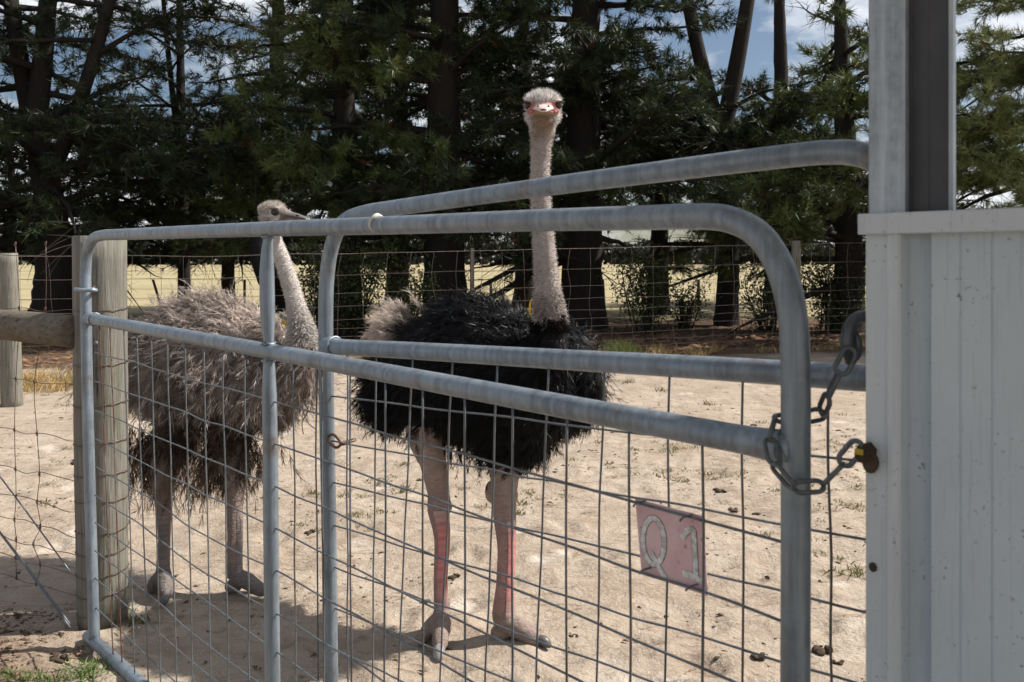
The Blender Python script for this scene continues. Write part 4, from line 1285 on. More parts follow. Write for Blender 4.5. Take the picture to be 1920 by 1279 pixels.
    shin = leg & (V[:, 2] > .12) & (V[:, 2] < .46) & (N[:, 1] < -.25); k_ = (np.clip((V[:, 2] - .12) / .08, 0, 1) * np.clip((.46 - V[:, 2]) / .12, 0, 1) * np.clip(-N[:, 1] - .25, 0, .6) / .6)[shin][:, None]
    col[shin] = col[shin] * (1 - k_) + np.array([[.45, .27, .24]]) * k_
    set_col(me, col)
    link('body', me, root, M['skin'])
    torso = (~isn) & (~leg) & (V[:, 2] > .66)
    w = torso.astype(float) + 1e-9 * 0
    w = w * 1.0 + 1e-12
    # plumage
    p, n = sample(V, T, N, w, 5600, r)
    tail = -hd
    fl = tail * .62 + np.array([0, 0, -.55]) * (1 - np.clip(n[:, 2:3], 0, 1)) + r.normal(0, .30, (len(p), 3))
    fl = fl - n * (fl * n).sum(1, keepdims=True)
    d0 = unit(unit(fl) + n * r.uniform(.06, .30, (len(p), 1)))
    c = np.array([[.0048, .0047, .0050]]) * r.uniform(.5, 1.9, (len(p), 1))
    # white-brown strays low at the wing
    parts = [plumes(p, n, d0, r.uniform(.075, .135, len(p)) * np.interp(n[:, 2], [-.6, -.1], [.6, 1]), .12, 26, .0019, c, r, curl=.45)]
    # tail fan, buff tips on a dark base
    tb = P(772, 628, 4.08)
    m = 130
    ang = r.uniform(-.22, 1.12, m)           # from slightly below left, up and over
    dirs = np.stack([-np.cos(ang), r.normal(.05, .2, m), np.sin(ang)], -1)
    dirs = unit(dirs)
    pp = tb + r.normal(0, .030, (m, 3)) + dirs * .02
    tcol = np.array([[.018, .015, .014]]) * np.ones((m, 1)); tip = np.array([[.50, .41, .35]]) * r.uniform(.7, 1.15, (m, 1))
    nrm = unit(np.array([[.25, -1, .2]]) + r.normal(0, .25, (m, 3)))
    V_, T_, C_ = plumes(pp, nrm, dirs, r.uniform(.115, .185, m), .12, 60, .0018, tcol, r, barb=.40, tipcol=tip, curl=.15)
    dd = np.linalg.norm(V_ - tb, axis=1)
    mixf = np.clip((dd - .100 - .02 * np.sin(V_[:, 2] * 70)) / .05, 0, 1)[:, None]
    C_ = np.array([[.014, .012, .012]]) * (1 - mixf) + np.array([[.66, .56, .49]]) * r.uniform(.8, 1.15, (len(V_) // 5, 1)).repeat(5, 0) * mixf
    tailo = link('tail_plumes', tri_mesh('tail_plumes', V_, T_, C_), root, M['feather'])
    tag(tailo, 'buff white tail plumes with a black base', kind='stuff')
    # hanging fringe along the belly
    q = np.array([P(px, py, yy) for px, py, yy in [(x_, 800 + 30 * math.sin((x_ - 760) / 95), 3.92 - .26 * (x_ - 680) / 400) for x_ in np.linspace(800, 1030, 150)]]) + r.normal(0, .03, (150, 3))
    parts.append(plumes(q, unit(np.array([[0, -1.0, 0]]) + r.normal(0, .5, (150, 3))), unit(np.array([[-.1, 0, -1.0]]) + r.normal(0, .3, (150, 3))), r.uniform(.05, .09, 150), .1, 22, .0024, np.array([[.010, .009, .009]]) * np.ones((150, 1)), r))
    Vp, Tp, Cp = merge(parts)
    o = link('plumage', tri_mesh('plumage', Vp, Tp, Cp), root, M['black_feather']); o['kind'] = 'stuff'
    # neck and head down
    col[rd & ((V - hc) @ f > .036)] = (.56, .24, .21)
    me.attributes['col'].data.foreach_set('color', np.concatenate([col, np.ones((len(col), 1))], 1).astype(np.float32).ravel())
    wn_ = (isn & ~face & ~rd & (V[:, 2] > 1.30)).astype(float) * np.interp(V[:, 2], [1.42, 1.5, 2.06, 2.14], [1, .30, .30, 1]) + 1e-12
    p, n = sample(V, T, N, wn_, 13000, r)
    zf = p[:, 2]
    Ln = np.interp(zf, [1.28, 1.42, 1.6, 2.05, 2.16, 2.20, 2.27], [.035, .020, .010, .010, .018, .020, .026])
    dr = np.where((zf > 2.20)[:, None], np.array([[0, -.15, .45]]), np.array([[0, 0, -.35]]))
    lum = r.uniform(.55, 1.15, (len(p), 1))
    c = np.where((zf > 2.12)[:, None], np.array([[.86, .82, .78]]), np.array([[.60, .54, .50]])) * lum
    dark = r.uniform(size=len(p)) < np.where(zf < 2.10, .20, .03); c[dark] = (.14, .11, .095)
    low = zf < 1.34 + .06 * (vnoise(p[:, 0] * 60, p[:, 1] * 60, 3)); c[low] = (.012, .011, .011)
    tw = np.clip(((p - hc) @ f - .0) / .03, 0, 1) * np.clip((zf - 2.06) / .07, 0, 1) * np.clip(((hc - p) @ up - .024) / .012, 0, 1) * np.clip((.046 - np.abs((p - hc) @ rt)) / .014, 0, 1)
    thr2 = tw > .6; c = c * (1 - tw[:, None] * np.array([[.45, .56, .64]]))
    Ln = np.where(thr2, .005, Ln)
    wv = np.interp(zf, [1.3, 1.5, 2.3], [.0032, .0019, .0019])
    V_, T_, C_ = fuzz(p, n, dr, Ln, wv, c, r)
    o = link('neck_down', tri_mesh('neck_down', V_, T_, C_), root, M['fuzz']); o['kind'] = 'stuff'
    # beak
    def beak(mat, lowmat):
        vv, ff = [], []
        K = 12
        stn = [(.045, .044, .020, .004), (.075, .041, .021, .003), (.105, .034, .020, .000), (.130, .026, .016, -.004), (.148, .018, .011, -.009), (.156, .008, .005, -.013)]
        for s, hw, hh, dz in stn:
            for k in range(K):
                a = PI * k / (K - 1)
                vv.append(hc + f * s + rt * hw * math.cos(a) + up * (dz + hh * math.sin(a) ** .8 - .012))
        n_ = len(stn)
        for i in range(n_ - 1):
            for k in range(K - 1): ff.append((i * K + k, i * K + k + 1, (i + 1) * K + k + 1, (i + 1) * K + k))
            ff.append((i * K, (i + 1) * K, (i + 1) * K + K - 1, i * K + K - 1))
        ff.append(tuple((n_ - 1) * K + k for k in range(K)))
        ub = MB().add(vv, ff).build('upper_beak', M[mat], root)
        vv, ff = [], []
        stn = [(.040, .045, .026, -.016), (.075, .041, .020, -.016), (.105, .033, .013, -.016), (.130, .024, .009, -.018), (.145, .012, .005, -.021)]
        for s, hw, hh, dz in stn:
            for k in range(K):
                a = PI + PI * k / (K - 1)
                vv.append(hc + f * s + rt * hw * math.cos(a) + up * (dz + hh * math.sin(a)))
        n_ = len(stn)
        for i in range(n_ - 1):
            for k in range(K - 1): ff.append((i * K + k, i * K + k + 1, (i + 1) * K + k + 1, (i + 1) * K + k))
            ff.append((i * K, (i + 1) * K, (i + 1) * K + K - 1, i * K + K - 1))
        ff.append(tuple((n_ - 1) * K + k for k in range(K)))
        MB().add(vv, ff).build('lower_beak', M[lowmat], root)
        for sg in (-1, 1):
            MB().add(*ellipsoid(hc + f * .118 + rt * sg * .021 + up * .0015, rt * .0032 + up * .002 * -sg, f * .012, up * .0045, True)).build('nostril', M['black'], ub)
        MB().add(*ellipsoid(hc + f * .148 + up * -.016, rt * .014, f * .008, up * .006, True)).build('beak_tip', M['nail_dark'], ub)
    beak('beak_pink', 'beak_low')
    for sg in (-1, 1):
        ey = MB().add(*ellipsoid(hc + rt * sg * .0585 + f * .030 + up * .010, rt * .016, f * .021, up * .0185)).build('eye', M['eye'], root)
        lash = []
        mbk = MB()
        for k in range(16):
            a = k / 15
            b0 = hc + rt * sg * (.064 + .010 * math.sin(a * PI)) + f * (.010 + .045 * a) + up * (.028 - .006 * abs(a - .5))
            e0 = b0 + rt * sg * .014 + f * (.012 * (a - .3)) + up * -.006
            mbk.add(*tube_vf([b0, (b0 + e0) / 2 + up * .002, e0], [.0012, .001, .0004], 4))
        mbk.build('eyelashes', M['black'], ey)
        MB().add(*ellipsoid(hc + rt * sg * .056 + f * .030 + up * .029, rt * .018, f * .028, up * .006)).build('eyelid', M['beak_pink'], ey)
        # red gape corner
        MB().add(*ellipsoid(hc + rt * sg * .045 + f * .058 + up * -.016, rt * .010, f * .020, up * .006, True)).build('gape_corner', M['scale_red'], root)
    # shins, toenails
    scutes(root, L1[4:8], R1[4:8], (.25, -1), 26, 'shin_scales', 'scale_red', half=.62, h=.026, lift=.0022)
    scutes(root, L2[4:8], R2[4:8], (.55, -.8), 28, 'shin_scales', 'scale_red', half=.42, h=.026, lift=.0026)
    nail(root, t1 + np.array([0, -.022, -.004]), (-.03, -1, -.28), .034, 'nail')
    d2 = unit(t2 - a2); nail(root, t2 + d2 * np.array([1, 1, 0]) * .018, (d2[0], d2[1], -.22), .030, 'nail_dark')
    # yellow neck ring tag
    c0 = P(999, 578, 3.53)
    ring = [c0 + np.array([.012 * math.cos(a), .01 * math.sin(a), .034 * math.sin(a)]) for a in np.linspace(0, 2 * PI, 18)[:-1]]
    tagm = tube(ring, .0055, 6, closed=True).build('neck_tag', M['tag_yellow'])
    tag(tagm, 'yellow ring tag behind the black ostrich neck', 'tag')
build_male()

# ---------------- grey brown female, side on
def build_female():
    r = np.random.default_rng(99)
    hd = unit(np.array([.955, -.30, 0])); ctr = np.array([-1.585, 4.45, 0])
    root = empty('ostrich', (ctr[0], ctr[1] - .25, 0), 'grey brown ostrich standing side on behind the hinge end of the front gate', 'ostrich')
    side = np.array([-hd[1], hd[0], 0])
    mb = MB()
    st = [(-.58, 1.10, .04, .05), (-.50, 1.05, .13, .13), (-.36, 1.05, .22, .22), (-.16, 1.075, .275, .315), (.02, 1.085, .29, .335), (.22, 1.05, .265, .295), (.40, 1.00, .21, .26), (.50, .99, .13, .17), (.56, 1.0, .04, .06)]
    mb.add(*loft([(ctr + hd * s + np.array([0, 0, z]), hw, hh) for s, z, hw, hh in st], hd))
    mb.add(*ellipsoid(ctr + hd * -.02 - side * .20 + np.array([0, 0, 1.03]), hd * .34, side * .13, (0, 0, .23)))   # folded near wing
    neck = [P(545, 720, 4.30), P(568, 668, 4.24), P(568, 632, 4.22), P(561, 596, 4.21), P(547, 541, 4.21), P(531, 492, 4.21), P(515, 455, 4.21), P(508, 432, 4.21), P(511, 412, 4.21)]
    nrad = [.13, .088, .056, .046, .042, .039, .039, .041, .042]
    limb(mb, neck, nrad)
    hc = P(513, 402, 4.21); f = unit(np.array([1.0, -.16, -.06])); up = unit(np.array([.05, .0, 1.0])); rt = np.cross(f, up)   # rt points to the camera side
    mb.add(*ellipsoid(hc + up * .012, f * .074, rt * .050, up * .043))
    mb.add(*ellipsoid(hc + up * -.018 + f * .0, f * .068, rt * .049, up * .040))
    mb.add(*ellipsoid(hc + up * -.002 + f * .055, f * .058, rt * .037, up * .030))
    L1 = [ctr + np.array([-.05, -.1, .95]), P(318, 850, 4.30), P(306, 905, 4.24), P(306, 930, 4.23), P(307, 965, 4.20), P(308, 1010, 4.16), P(306, 1055, 4.13), P(306, 1078, 4.11)]
    R1 = [.13, .085, .052, .046, .036, .029, .032, .035]
    limb(mb, L1, R1, 8)
    L2 = [ctr + np.array([.18, -.12, .95]), P(432, 845, 4.30), P(438, 890, 4.22), P(440, 915, 4.20), P(440, 960, 4.17), P(440, 1010, 4.13), P(438, 1060, 4.09), P(440, 1082, 4.085)]
    R2 = [.13, .09, .050, .048, .039, .035, .039, .040]
    limb(mb, L2, R2, 8)
    a1 = np.array(L1[-1]); t1 = P(312, 1116, 3.99); t1[2] = .025
    toe(mb, a1, t1, .040, .030)
    t1b = P(276, 1100, 4.08); t1b[2] = .025; toe(mb, a1 + np.array([-.01, .01, -.01]), t1b, .034, .027)
    a2 = np.array(L2[-1]); t2 = P(502, 1109, 4.06); t2[2] = .026
    toe(mb, a2, t2, .042, .030)
    t2b = P(490, 1095, 4.16); t2b[2] = .022; toe(mb, a2 + np.array([.01, .03, -.01]), t2b, .030, .02)
    for a_ in (a1, a2): mb.add(*ellipsoid(a_ + np.array([-.01, .012, -.048]), (.042, 0, 0), (0, .042, 0), (0, 0, .034)))
    me = remesh(mb, .0088, 'body', 2)
    V, T, N = mesh_arrays(me)
    dn = seg_dist(V, neck[1:], nrad[1:]); isn = ((dn < .015) & (V[:, 2] > 1.18)) | (V[:, 2] > 1.5)
    dl = np.minimum(seg_dist(V, L1[1:], R1[1:]), seg_dist(V, L2[1:], R2[1:]))
    leg = ((V[:, 2] < .72) & (dl < .015)) | (V[:, 2] < .52)
    col = np.tile(np.array([[.13, .10, .085]]), (len(V), 1))
    col[(~isn) & (V[:, 2] < .85)] = (.040, .027, .020)  # lower body darkened: brown feathers plus shade put into the colour
    col[isn] = (.66, .60, .55)
    col[leg] = (.30, .225, .19)
    col[leg & (V[:, 2] < .14)] = (.22, .19, .175)
    face = (V[:, 2] > 1.74) & ((V - hc) @ f > .045); col[face] = (.27, .225, .20)
    set_col(me, col)
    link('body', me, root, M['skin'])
    torso = (~isn) & (~leg) & (V[:, 2] > .58)
    p, n = sample(V, T, N, torso.astype(float) + 1e-12, 5800, r)
    tail = -hd
    fl = tail * .50 + np.array([0, 0, -.65]) * (1 - np.clip(n[:, 2:3], 0, 1)) + r.normal(0, .36, (len(p), 3))
    fl = fl - n * (fl * n).sum(1, keepdims=True)
    d0 = unit(unit(fl) + n * r.uniform(.05, .36, (len(p), 1)))
    q = (p - ctr)
    along = q @ hd
    br = vnoise(along * 7 + 5, p[:, 2] * 7, 8)
    br2 = vnoise(along * 19 + 9, p[:, 2] * 19 + p[:, 1] * 7, 18)
    c = np.array([[.42, .348, .302]]) * (0.40 + .75 * br * (.4 + 1.2 * br2))[:, None] * r.uniform(.72, 1.3, (len(p), 1))  # noise darkens between clumps, standing in for shadow between plumes
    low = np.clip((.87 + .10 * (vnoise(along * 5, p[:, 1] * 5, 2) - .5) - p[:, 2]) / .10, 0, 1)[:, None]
    c = c * (1 - low) + np.array([[.075, .052, .038]]) * r.uniform(.6, 1.7, (len(p), 1)) * low  # low plumes: dark brown feathers, with belly shade painted in too
    pale = r.uniform(size=len(p)) < .10; c[pale & (low[:, 0] < .5)] = (.72, .64, .59)
    parts = [plumes(p, n, d0, r.uniform(.075, .14, len(p)) * np.interp(n[:, 2], [-.6, -.1], [.6, 1]), .14, 26, .0020, c, r, curl=.65)]
    # thigh tufts and belly fringe hanging pale brown
    for (px, py, yy, wx, m, cc, ln) in ((345, 845, 4.28, .10, 70, (.15, .105, .075), .24), (410, 850, 4.30, .07, 60, (.085, .058, .042), .17), (265, 830, 4.42, .07, 60, (.07, .048, .035), .24), (470, 845, 4.25, .08, 60, (.060, .042, .032), .17), (300, 800, 4.32, .14, 60, (.045, .030, .022), .22)):
        q0 = P(px, py, yy) + r.normal(0, 1, (m, 3)) * np.array([wx, .07, .05])
        parts.append(plumes(q0, unit(np.array([[0, -1.0, .1]]) + r.normal(0, .4, (m, 3))), unit(np.array([[-.15, -.05, -1.0]]) + r.normal(0, .28, (m, 3))), r.uniform(.6, 1.1, m) * ln, .1, 26, .0024, np.array([cc]) * 1.3 * r.uniform(.6, 1.5, (m, 1)), r, curl=.3))
    # tail droop behind the post
    tb = ctr - hd * .52 + np.array([0, 0, 1.08]); m = 90
    dirs = unit(np.array([[-.75, -.05, -.45]]) + r.normal(0, .35, (m, 3)))
    parts.append(plumes(tb + r.normal(0, .07, (m, 3)), unit(np.array([[0, -1, .5]]) + r.normal(0, .3, (m, 3))), dirs, r.uniform(.14, .24, m), .4, 26, .0026, np.array([[.38, .31, .27]]) * r.uniform(.6, 1.3, (m, 1)), r))
    Vp, Tp, Cp = merge(parts)
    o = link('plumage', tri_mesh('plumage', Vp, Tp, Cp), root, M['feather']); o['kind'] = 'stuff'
    eyz = np.minimum(np.linalg.norm(V - (hc + rt * .045 + f * .026 + up * .010), axis=1), np.linalg.norm(V - (hc - rt * .045 + f * .026 + up * .010), axis=1)) < .030
    wn_ = (isn & ~face & ~eyz).astype(float) * np.interp(V[:, 2], [1.30, 1.40, 1.70, 1.78], [1, .35, .35, 1]) + 1e-12
    p, n = sample(V, T, N, wn_, 12000, r)
    zf = p[:, 2]
    Ln = np.interp(zf, [1.15, 1.28, 1.38, 1.7, 1.80, 1.90], [.055, .028, .011, .009, .014, .020])
    dr = np.where((zf > 1.82)[:, None], (f * .1 + up * .6)[None], np.array([[0, 0, -.45]]))
    c = np.where((zf > 1.72)[:, None], np.array([[.72, .65, .57]]), np.array([[.80, .75, .70]])) * r.uniform(.6, 1.15, (len(p), 1))
    dk = r.uniform(size=len(p)) < .12; c[dk] = (.22, .18, .155)
    V_, T_, C_ = fuzz(p, n, dr, Ln, np.interp(zf, [1.2, 1.4, 1.9], [.0034, .0020, .0018]), c, r)
    o = link('neck_down', tri_mesh('neck_down', V_, T_, C_), root, M['fuzz']); o['kind'] = 'stuff'
    # beak
    K = 10
    def half(stn, sgn_, name):
        vv, ff = [], []
        for s, hw, hh, dz in stn:
            for k in range(K):
                a = PI * k / (K - 1)
                vv.append(hc + f * s + rt * hw * math.cos(a) + up * (dz + sgn_ * hh * math.sin(a)))
        n_ = len(stn)
        for i in range(n_ - 1):
            for k in range(K - 1): ff.append((i * K + k, i * K + k + 1, (i + 1) * K + k + 1, (i + 1) * K + k))
            ff.append((i * K, (i + 1) * K, (i + 1) * K + K - 1, i * K + K - 1))
        ff.append(tuple((n_ - 1) * K + k for k in range(K)))
        return MB().add(vv, ff).build(name, M['beak_grey'], root)
    ub = half([(.070, .036, .028, -.008), (.100, .033, .026, -.009), (.128, .028, .021, -.010), (.152, .021, .015, -.012), (.172, .014, .010, -.015), (.182, .005, .005, -.018)], 1, 'upper_beak')
    half([(.066, .036, .016, -.010), (.105, .032, .014, -.011), (.140, .024, .010, -.013), (.165, .015, .007, -.016), (.177, .006, .003, -.018)], -1, 'lower_beak')
    for sg in (-1, 1):
        MB().add(*ellipsoid(hc + f * .130 + rt * sg * .021 + up * .0, f * .013, rt * .004, up * .004, True)).build('nostril', M['black'], ub)
        ey = MB().add(*ellipsoid(hc + rt * sg * .0405 + f * .026 + up * .010, f * .022, rt * .016, up * .019)).build('eye', M['eye'], root)
        MB().add(*ellipsoid(hc + rt * sg * .0440 + f * .024 + up * .027, f * .025, rt * .014, up * .007)).build('eyelid', M['beak_grey'], ey)
    scutes(root, L2[4:8], R2[4:8], (1, -.25), 24, 'shin_scales', 'scale_grey', half=.7)
    scutes(root, L1[4:8], R1[4:8], (.35, -1), 22, 'shin_scales', 'scale_grey', half=.7)
    nail(root, t1 + np.array([.0, -.020, -.003]), (.05, -1, -.25), .029, 'nail_dark')
    d2 = unit(t2 - a2); nail(root, t2 + d2 * np.array([1, 1, 0]) * .018, (d2[0], d2[1], -.22), .029, 'nail_dark')
    # numbered tag behind the neck
    yt = 4.32
    tr = empty('neck_tag', P(540, 610, yt).tolist(), 'numbered pale and yellow tag behind the brown ostrich neck', 'tag')
    def plate(cs, name, mat, th=.003, dy=0):
        c_ = [P(*q, yt) + np.array([0, dy, 0]) for q in cs]
        return MB().add(c_ + [q + np.array([0, th, 0]) for q in c_], [(0, 1, 2, 3), (7, 6, 5, 4), (0, 4, 5, 1), (1, 5, 6, 2), (2, 6, 7, 3), (3, 7, 4, 0)]).build(name, M[mat], tr, False)
    plate([(524, 584), (541, 595), (538, 606), (521, 593)], 'pale_tag', 'tag_white')
    plate([(527, 597), (545, 607), (543, 615), (528, 608)], 'yellow_tag', 'tag_yellow', dy=.006)
    digits = {'2': [(0, .8), (.4, 1), (.8, .8), (.1, 0), (.9, 0)], '5': [(.9, 1), (.1, 1), (.1, .55), (.7, .55), (.8, .2), (.4, 0), (0, .1)], '9': [(.8, .6), (.2, .5), (.2, .9), (.7, 1), (.8, .6), (.6, 0)]}
    x = 0
    for ch in '25.92':
        if ch == '.':
            pts = [(.1, .05), (.3, .05)]
        else: pts = digits[ch]
        w_ = .13 if ch != '.' else .08
        out = []
        for a, b in pts:
            s = .14 + x + a * w_
            px = 522.6 + (539.5 - 522.6) * s + .2; py = 590.5 + (602.5 - 590.5) * s - (b - .5) * 6.0 - 1.2
            out.append(P(px, py, yt) + np.array([0, -.0015, 0]))
        tube(out, .0014, 4).build('digit', M['ink'], tr)
        x += w_ + .045
build_female()

# ------------------------------------------------------------------ ground details
r = np.random.default_rng(55)
def lump_mesh(seed, flat=.6):
    rr = np.random.default_rng(seed)
    mb = MB()
    for k in range(rr.integers(3, 7)):
        c = rr.normal(0, .5, 3) * np.array([1, 1, .2]); c[2] = abs(c[2])
        v, f = ellipsoid(c, (rr.uniform(.3, .7), rr.normal(0, .2), 0), (rr.normal(0, .2), rr.uniform(.3, .6), 0), (0, 0, rr.uniform(.25, .5) * flat / .6), True)
        v = v + rr.normal(0, .05, v.shape)
        mb.add(v, f)
    me = mb.mesh('dung'); me.materials.append(M['dung']); return me
LM = [lump_mesh(300 + i) for i in range(6)]
def on_ground(px, py):
    y = F * EYE / (py - HZ); x = (px - 960) / F * y
    return np.array([x, y, float(gz(x, y))])
dl_ = [(1537, 1226, .045, 'big heap of droppings right of the front gate latch post, near the bottom'), (1578, 1246, .022, 'single dropping just right of the big heap'), (1345, 922, .035, 'dark dropping standing up above the pink sign'),
       (1375, 957, .030, 'pair of flat droppings above and right of the pink sign'), (1420, 962, .024, 'small dropping beside the front gate latch post, above the sign level'), (1342, 1232, .026, 'low dropping under the pink sign near the bottom edge'), (1372, 1252, .020, 'lowest small dropping under the pink sign'),
       (1430, 1232, .030, 'curled dropping at the foot of the latch post'), (850, 1084, .030, 'long dark dropping between the shins of the black ostrich'), (1075, 1195, .018, 'small dropping right of the black ostrich foot'), (140, 868, .050, 'dark round clod seen through the side netting'), (800, 1122, .020, 'dropping left of the black ostrich shin'),
       (787, 905, .022, 'dark clod left of the black ostrich hock'), (1410, 800, .03, 'far dropping at the end of the front gate middle rail'), (580, 1000, .03, 'flat dropping right of the middle upright'), (110, 1235, .030, 'dark clod in the bark litter at the lower left corner')]
for i, (px, py, s, lab) in enumerate(dl_):
    o = link('dung', LM[i % 6]); p = on_ground(px, py)
    o.location = p + np.array([0, 0, s * .15]); o.scale = (s, s, s * .8); o.rotation_euler = (0, 0, r.uniform(0, 6))
    tag(o, lab, 'dung', 'droppings on the sand')
# small litter: crumbs, chips, pebbles (uncountable)
def litter(n, region, size, colf, name, label, flat=.5, mask=None):
    x = r.uniform(region[0], region[1], n * 3)
    u = r.uniform(0, 1, n * 3); y = region[2] * (region[3] / region[2]) ** u
    k = np.abs(x) < y * .66; x, y = x[k], y[k]
    if mask is not None: k = mask(x, y); x, y = x[k], y[k]
    x, y = x[:n], y[:n]; m = len(x)
    oc = np.array([[1, 0, 0], [-.5, .87, 0], [-.5, -.87, 0], [0, 0, 1.0], [0, 0, -.3]])
    tf = np.array([[0, 1, 3], [1, 2, 3], [2, 0, 3], [1, 0, 4], [2, 1, 4], [0, 2, 4]])
    s = size[0] * (size[1] / size[0]) ** (r.uniform(0, 1, m) ** 2.2)
    an = r.uniform(0, 2 * PI, m); el = r.uniform(.5, 1.8, m)
    O = oc[None] * np.ones((m, 1, 1)) + r.normal(0, .18, (m, 5, 3))
    O[..., 0] *= el[:, None]; O[..., 2] *= flat
    ox = O[..., 0] * np.cos(an)[:, None] - O[..., 1] * np.sin(an)[:, None]; oy = O[..., 0] * np.sin(an)[:, None] + O[..., 1] * np.cos(an)[:, None]
    V = np.stack([x[:, None] + ox * s[:, None], y[:, None] + oy * s[:, None], gz(x, y)[:, None] + O[..., 2] * s[:, None] + .1 * s[:, None]], -1).reshape(-1, 3)
    T = (np.arange(m)[:, None, None] * 5 + tf[None]).reshape(-1, 3)
    c = np.repeat(colf(m), 5, 0)
    return tag(link(name, tri_mesh(name, V, T, c), None, M['dirtbit']), label, 'debris', kind='stuff')
patch = lambda x, y: vnoise(x * 1.4, y * 1.4, 17) + .25 * r.uniform(-1, 1, len(x)) > .52
litter(6500, (-5, 5, 1.9, 13.5), (.0025, .019), lambda m: np.array([[.115, .083, .060]]) * r.uniform(.5, 1.7, (m, 1)), 'dung_crumbs', 'dark crumbs scattered over the pale sand', .45, patch)
litter(5000, (-5, 5, 1.9, 9), (.0018, .007), lambda m: np.array([[.60, .53, .45]]) * r.uniform(.7, 1.15, (m, 1)), 'pale_chips', 'tiny pale chips strewn over the sand', .6)
litter(2600, (-3.4, -1.75, 2.3, 3.9), (.004, .022), lambda m: np.array([[.17, .115, .08]]) * r.uniform(.35, 1.6, (m, 1)), 'bark_litter', 'brown bark litter in the lower left corner outside the gate', .4, lambda x, y: x < -1.8 + (3.6 - y) * .95)

def blades(n, centres, spread, h, w, colf, name, label, lean=.5):
    k = r.integers(0, len(centres), n); C = np.array(centres)[k]
    x = C[:, 0] + r.normal(0, 1, n) * spread * C[:, 2]; y = C[:, 1] + r.normal(0, 1, n) * spread * C[:, 2]
    z = gz(x, y) - .003
    p = np.stack([x, y, z], -1)
    L = h * r.uniform(.4, 1.2, n)[:, None] * C[:, 2:3]
    d = unit(np.stack([r.normal(0, lean, n), r.normal(0, lean, n), np.ones(n)], -1))
    a = r.uniform(0, PI, n); s = np.stack([np.cos(a), np.sin(a), 0 * a], -1) * w * .5 * C[:, 2:3]
    m_ = p + d * L * .55
    t = p + d * L + np.stack([d[:, 0], d[:, 1], -.4 * np.ones(n)], -1) * L * .35
    V = np.stack([p - s, p + s, m_ - s * .8, m_ + s * .8, t], 1).reshape(-1, 3)
    q = np.arange(n)[:, None] * 5
    T = np.concatenate([q + np.array([[0, 1, 3]]), q + np.array([[0, 3, 2]]), q + np.array([[2, 3, 4]])])
    c = np.repeat(colf(n), 5, 0)
    return tag(link(name, tri_mesh(name, V, T, c), None, M['grass']), label, 'grass', kind='stuff')
green = lambda n: np.array([[.115, .135, .045]]) * r.uniform(.55, 1.4, (n, 1)) + np.array([[.05, .01, .0]]) * r.uniform(0, 1, (n, 1))
straw = lambda n: np.array([[.50, .36, .16]]) * r.uniform(.5, 1.25, (n, 1))
# green weeds dotted over the yard
cen = []
for _ in range(900):
    y = 4.2 * (13.5 / 4.2) ** r.uniform(); x = r.uniform(-.55, .6) * y
    if vnoise(np.array(x * .9), np.array(y * .9), 23) > .56 - .02 * (x > 0): cen.append((x, y, r.uniform(.5, 1.3)))
for px, py, s in ((1600, 1075, 1.6), (1440, 1000, 1.0), (1080, 1040, .6), (1290, 905, 1.2), (1180, 880, 1.0), (240, 1165, 1.4), (1060, 930, 1.0), (1255, 850, 1.3), (1330, 760, 1.6), (1180, 720, 1.8), (1240, 735, 1.8), (900, 950, 1.0)):
    p = on_ground(px, py); cen.append((p[0], p[1], s))
blades(9000, cen, .030, .040, .006, green, 'yard_weeds', 'sparse green weeds dotted over the sandy yard', .9)
cen = [(on_ground(px, py)[0], on_ground(px, py)[1], s) for px, py, s in ((150, 1262, 1.2), (185, 1252, 1.0), (110, 1274, 1.2), (60, 1276, 1.0), (205, 1225, .8), (235, 1140, .8), (10, 1270, .9), (170, 1276, 1.3))]
blades(520, cen, .040, .045, .005, lambda n: np.array([[.13, .20, .055]]) * r.uniform(.5, 1.4, (n, 1)), 'green_grass', 'fresh green grass at the foot of the gate in the lower left corner', .7)
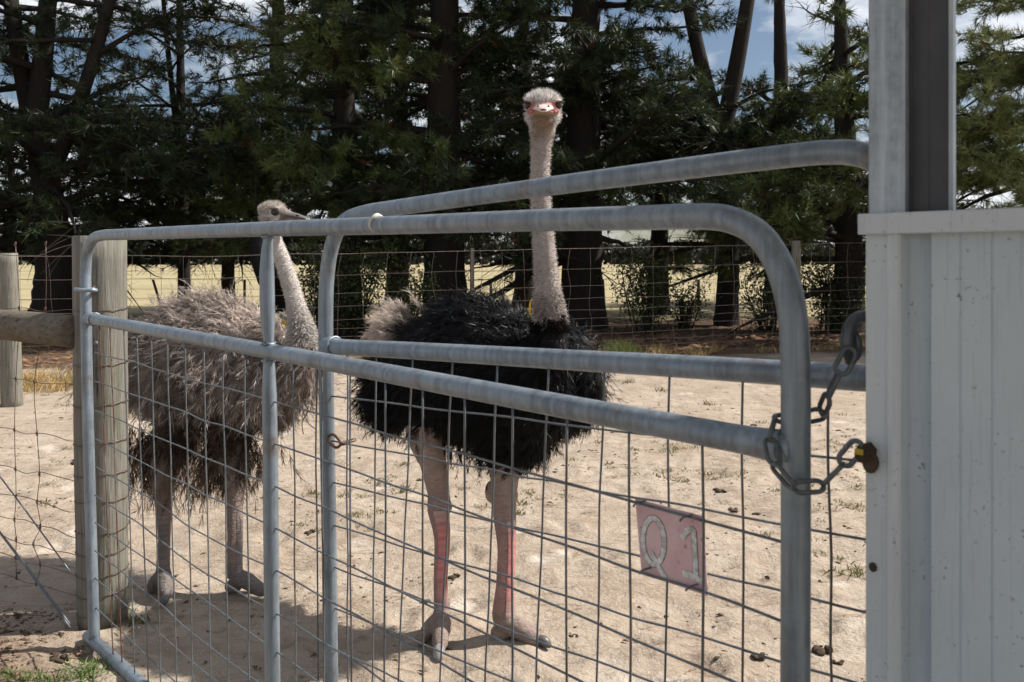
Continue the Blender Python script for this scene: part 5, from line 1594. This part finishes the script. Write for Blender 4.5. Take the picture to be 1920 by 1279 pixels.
# dry straw along the back fence, thicker to the left
cen = []
for _ in range(900):
    x = r.uniform(-9.5, 7); yb = 13.6 + (x + 2.72) * .232
    k = 1.0 if x < -1.8 else .10
    if r.uniform() < k: cen.append((x, yb - (1.9 if x < -3.5 else .5) + r.normal(0, .45), r.uniform(.5, 1.2)))
blades(15000, cen, .09, .20, .010, straw, 'dry_grass', 'dry straw coloured grass along the foot of the back fence', .5)
cen = [((1165 - 960) / F * 13.4 + r.normal(0, .12), 13.4 + r.normal(0, .2), 1.0) for _ in range(12)]
blades(900, cen, .08, .38, .010, lambda n: np.array([[.13, .15, .05]]) * r.uniform(.6, 1.4, (n, 1)), 'green_tussock', 'green grass tussock beside the black ostrich wing', .35)
# bark, cones and red brown litter under the trees
def far_litter():
    n = 9000
    x = r.uniform(-11, 12, n); y = 13.2 + (x + 2.7) * .23 + np.abs(r.normal(0, 2.3, n)) + .3
    oc = np.array([[1, 0, 0], [-.5, .87, 0], [-.5, -.87, 0], [0, 0, 1.0]])
    s = r.uniform(.02, .07, n); O = oc[None] + r.normal(0, .25, (n, 4, 3)); O[..., 2] *= .5
    V = np.stack([x[:, None] + O[..., 0] * s[:, None] * 1.6, y[:, None] + O[..., 1] * s[:, None], gz(x, y)[:, None] + O[..., 2] * s[:, None]], -1).reshape(-1, 3)
    T = (np.arange(n)[:, None, None] * 4 + np.array([[0, 1, 3], [1, 2, 3], [2, 0, 3]])[None]).reshape(-1, 3)
    c = np.repeat(np.where(r.uniform(size=(n, 1)) < .45, np.array([[.19, .105, .062]]), np.array([[.09, .06, .042]])) * r.uniform(.5, 1.4, (n, 1)), 4, 0)
    tag(link('leaf_litter', tri_mesh('leaf_litter', V, T, c), None, M['dirtbit']), 'red brown needle and bark litter under the pines', 'debris', kind='stuff')
far_litter()


cen = []
for _ in range(260):
    y = 2.3 * (12.0 / 2.3) ** r.uniform(); cen.append((r.uniform(-.6, .6) * y, y, r.uniform(.5, 1.1)))
blades(1300, cen, .10, .055, .0035, lambda n: np.array([[.50, .40, .25]]) * r.uniform(.5, 1.2, (n, 1)), 'straw_bits', 'bits of dry straw lying loose on the sand', 5.0)
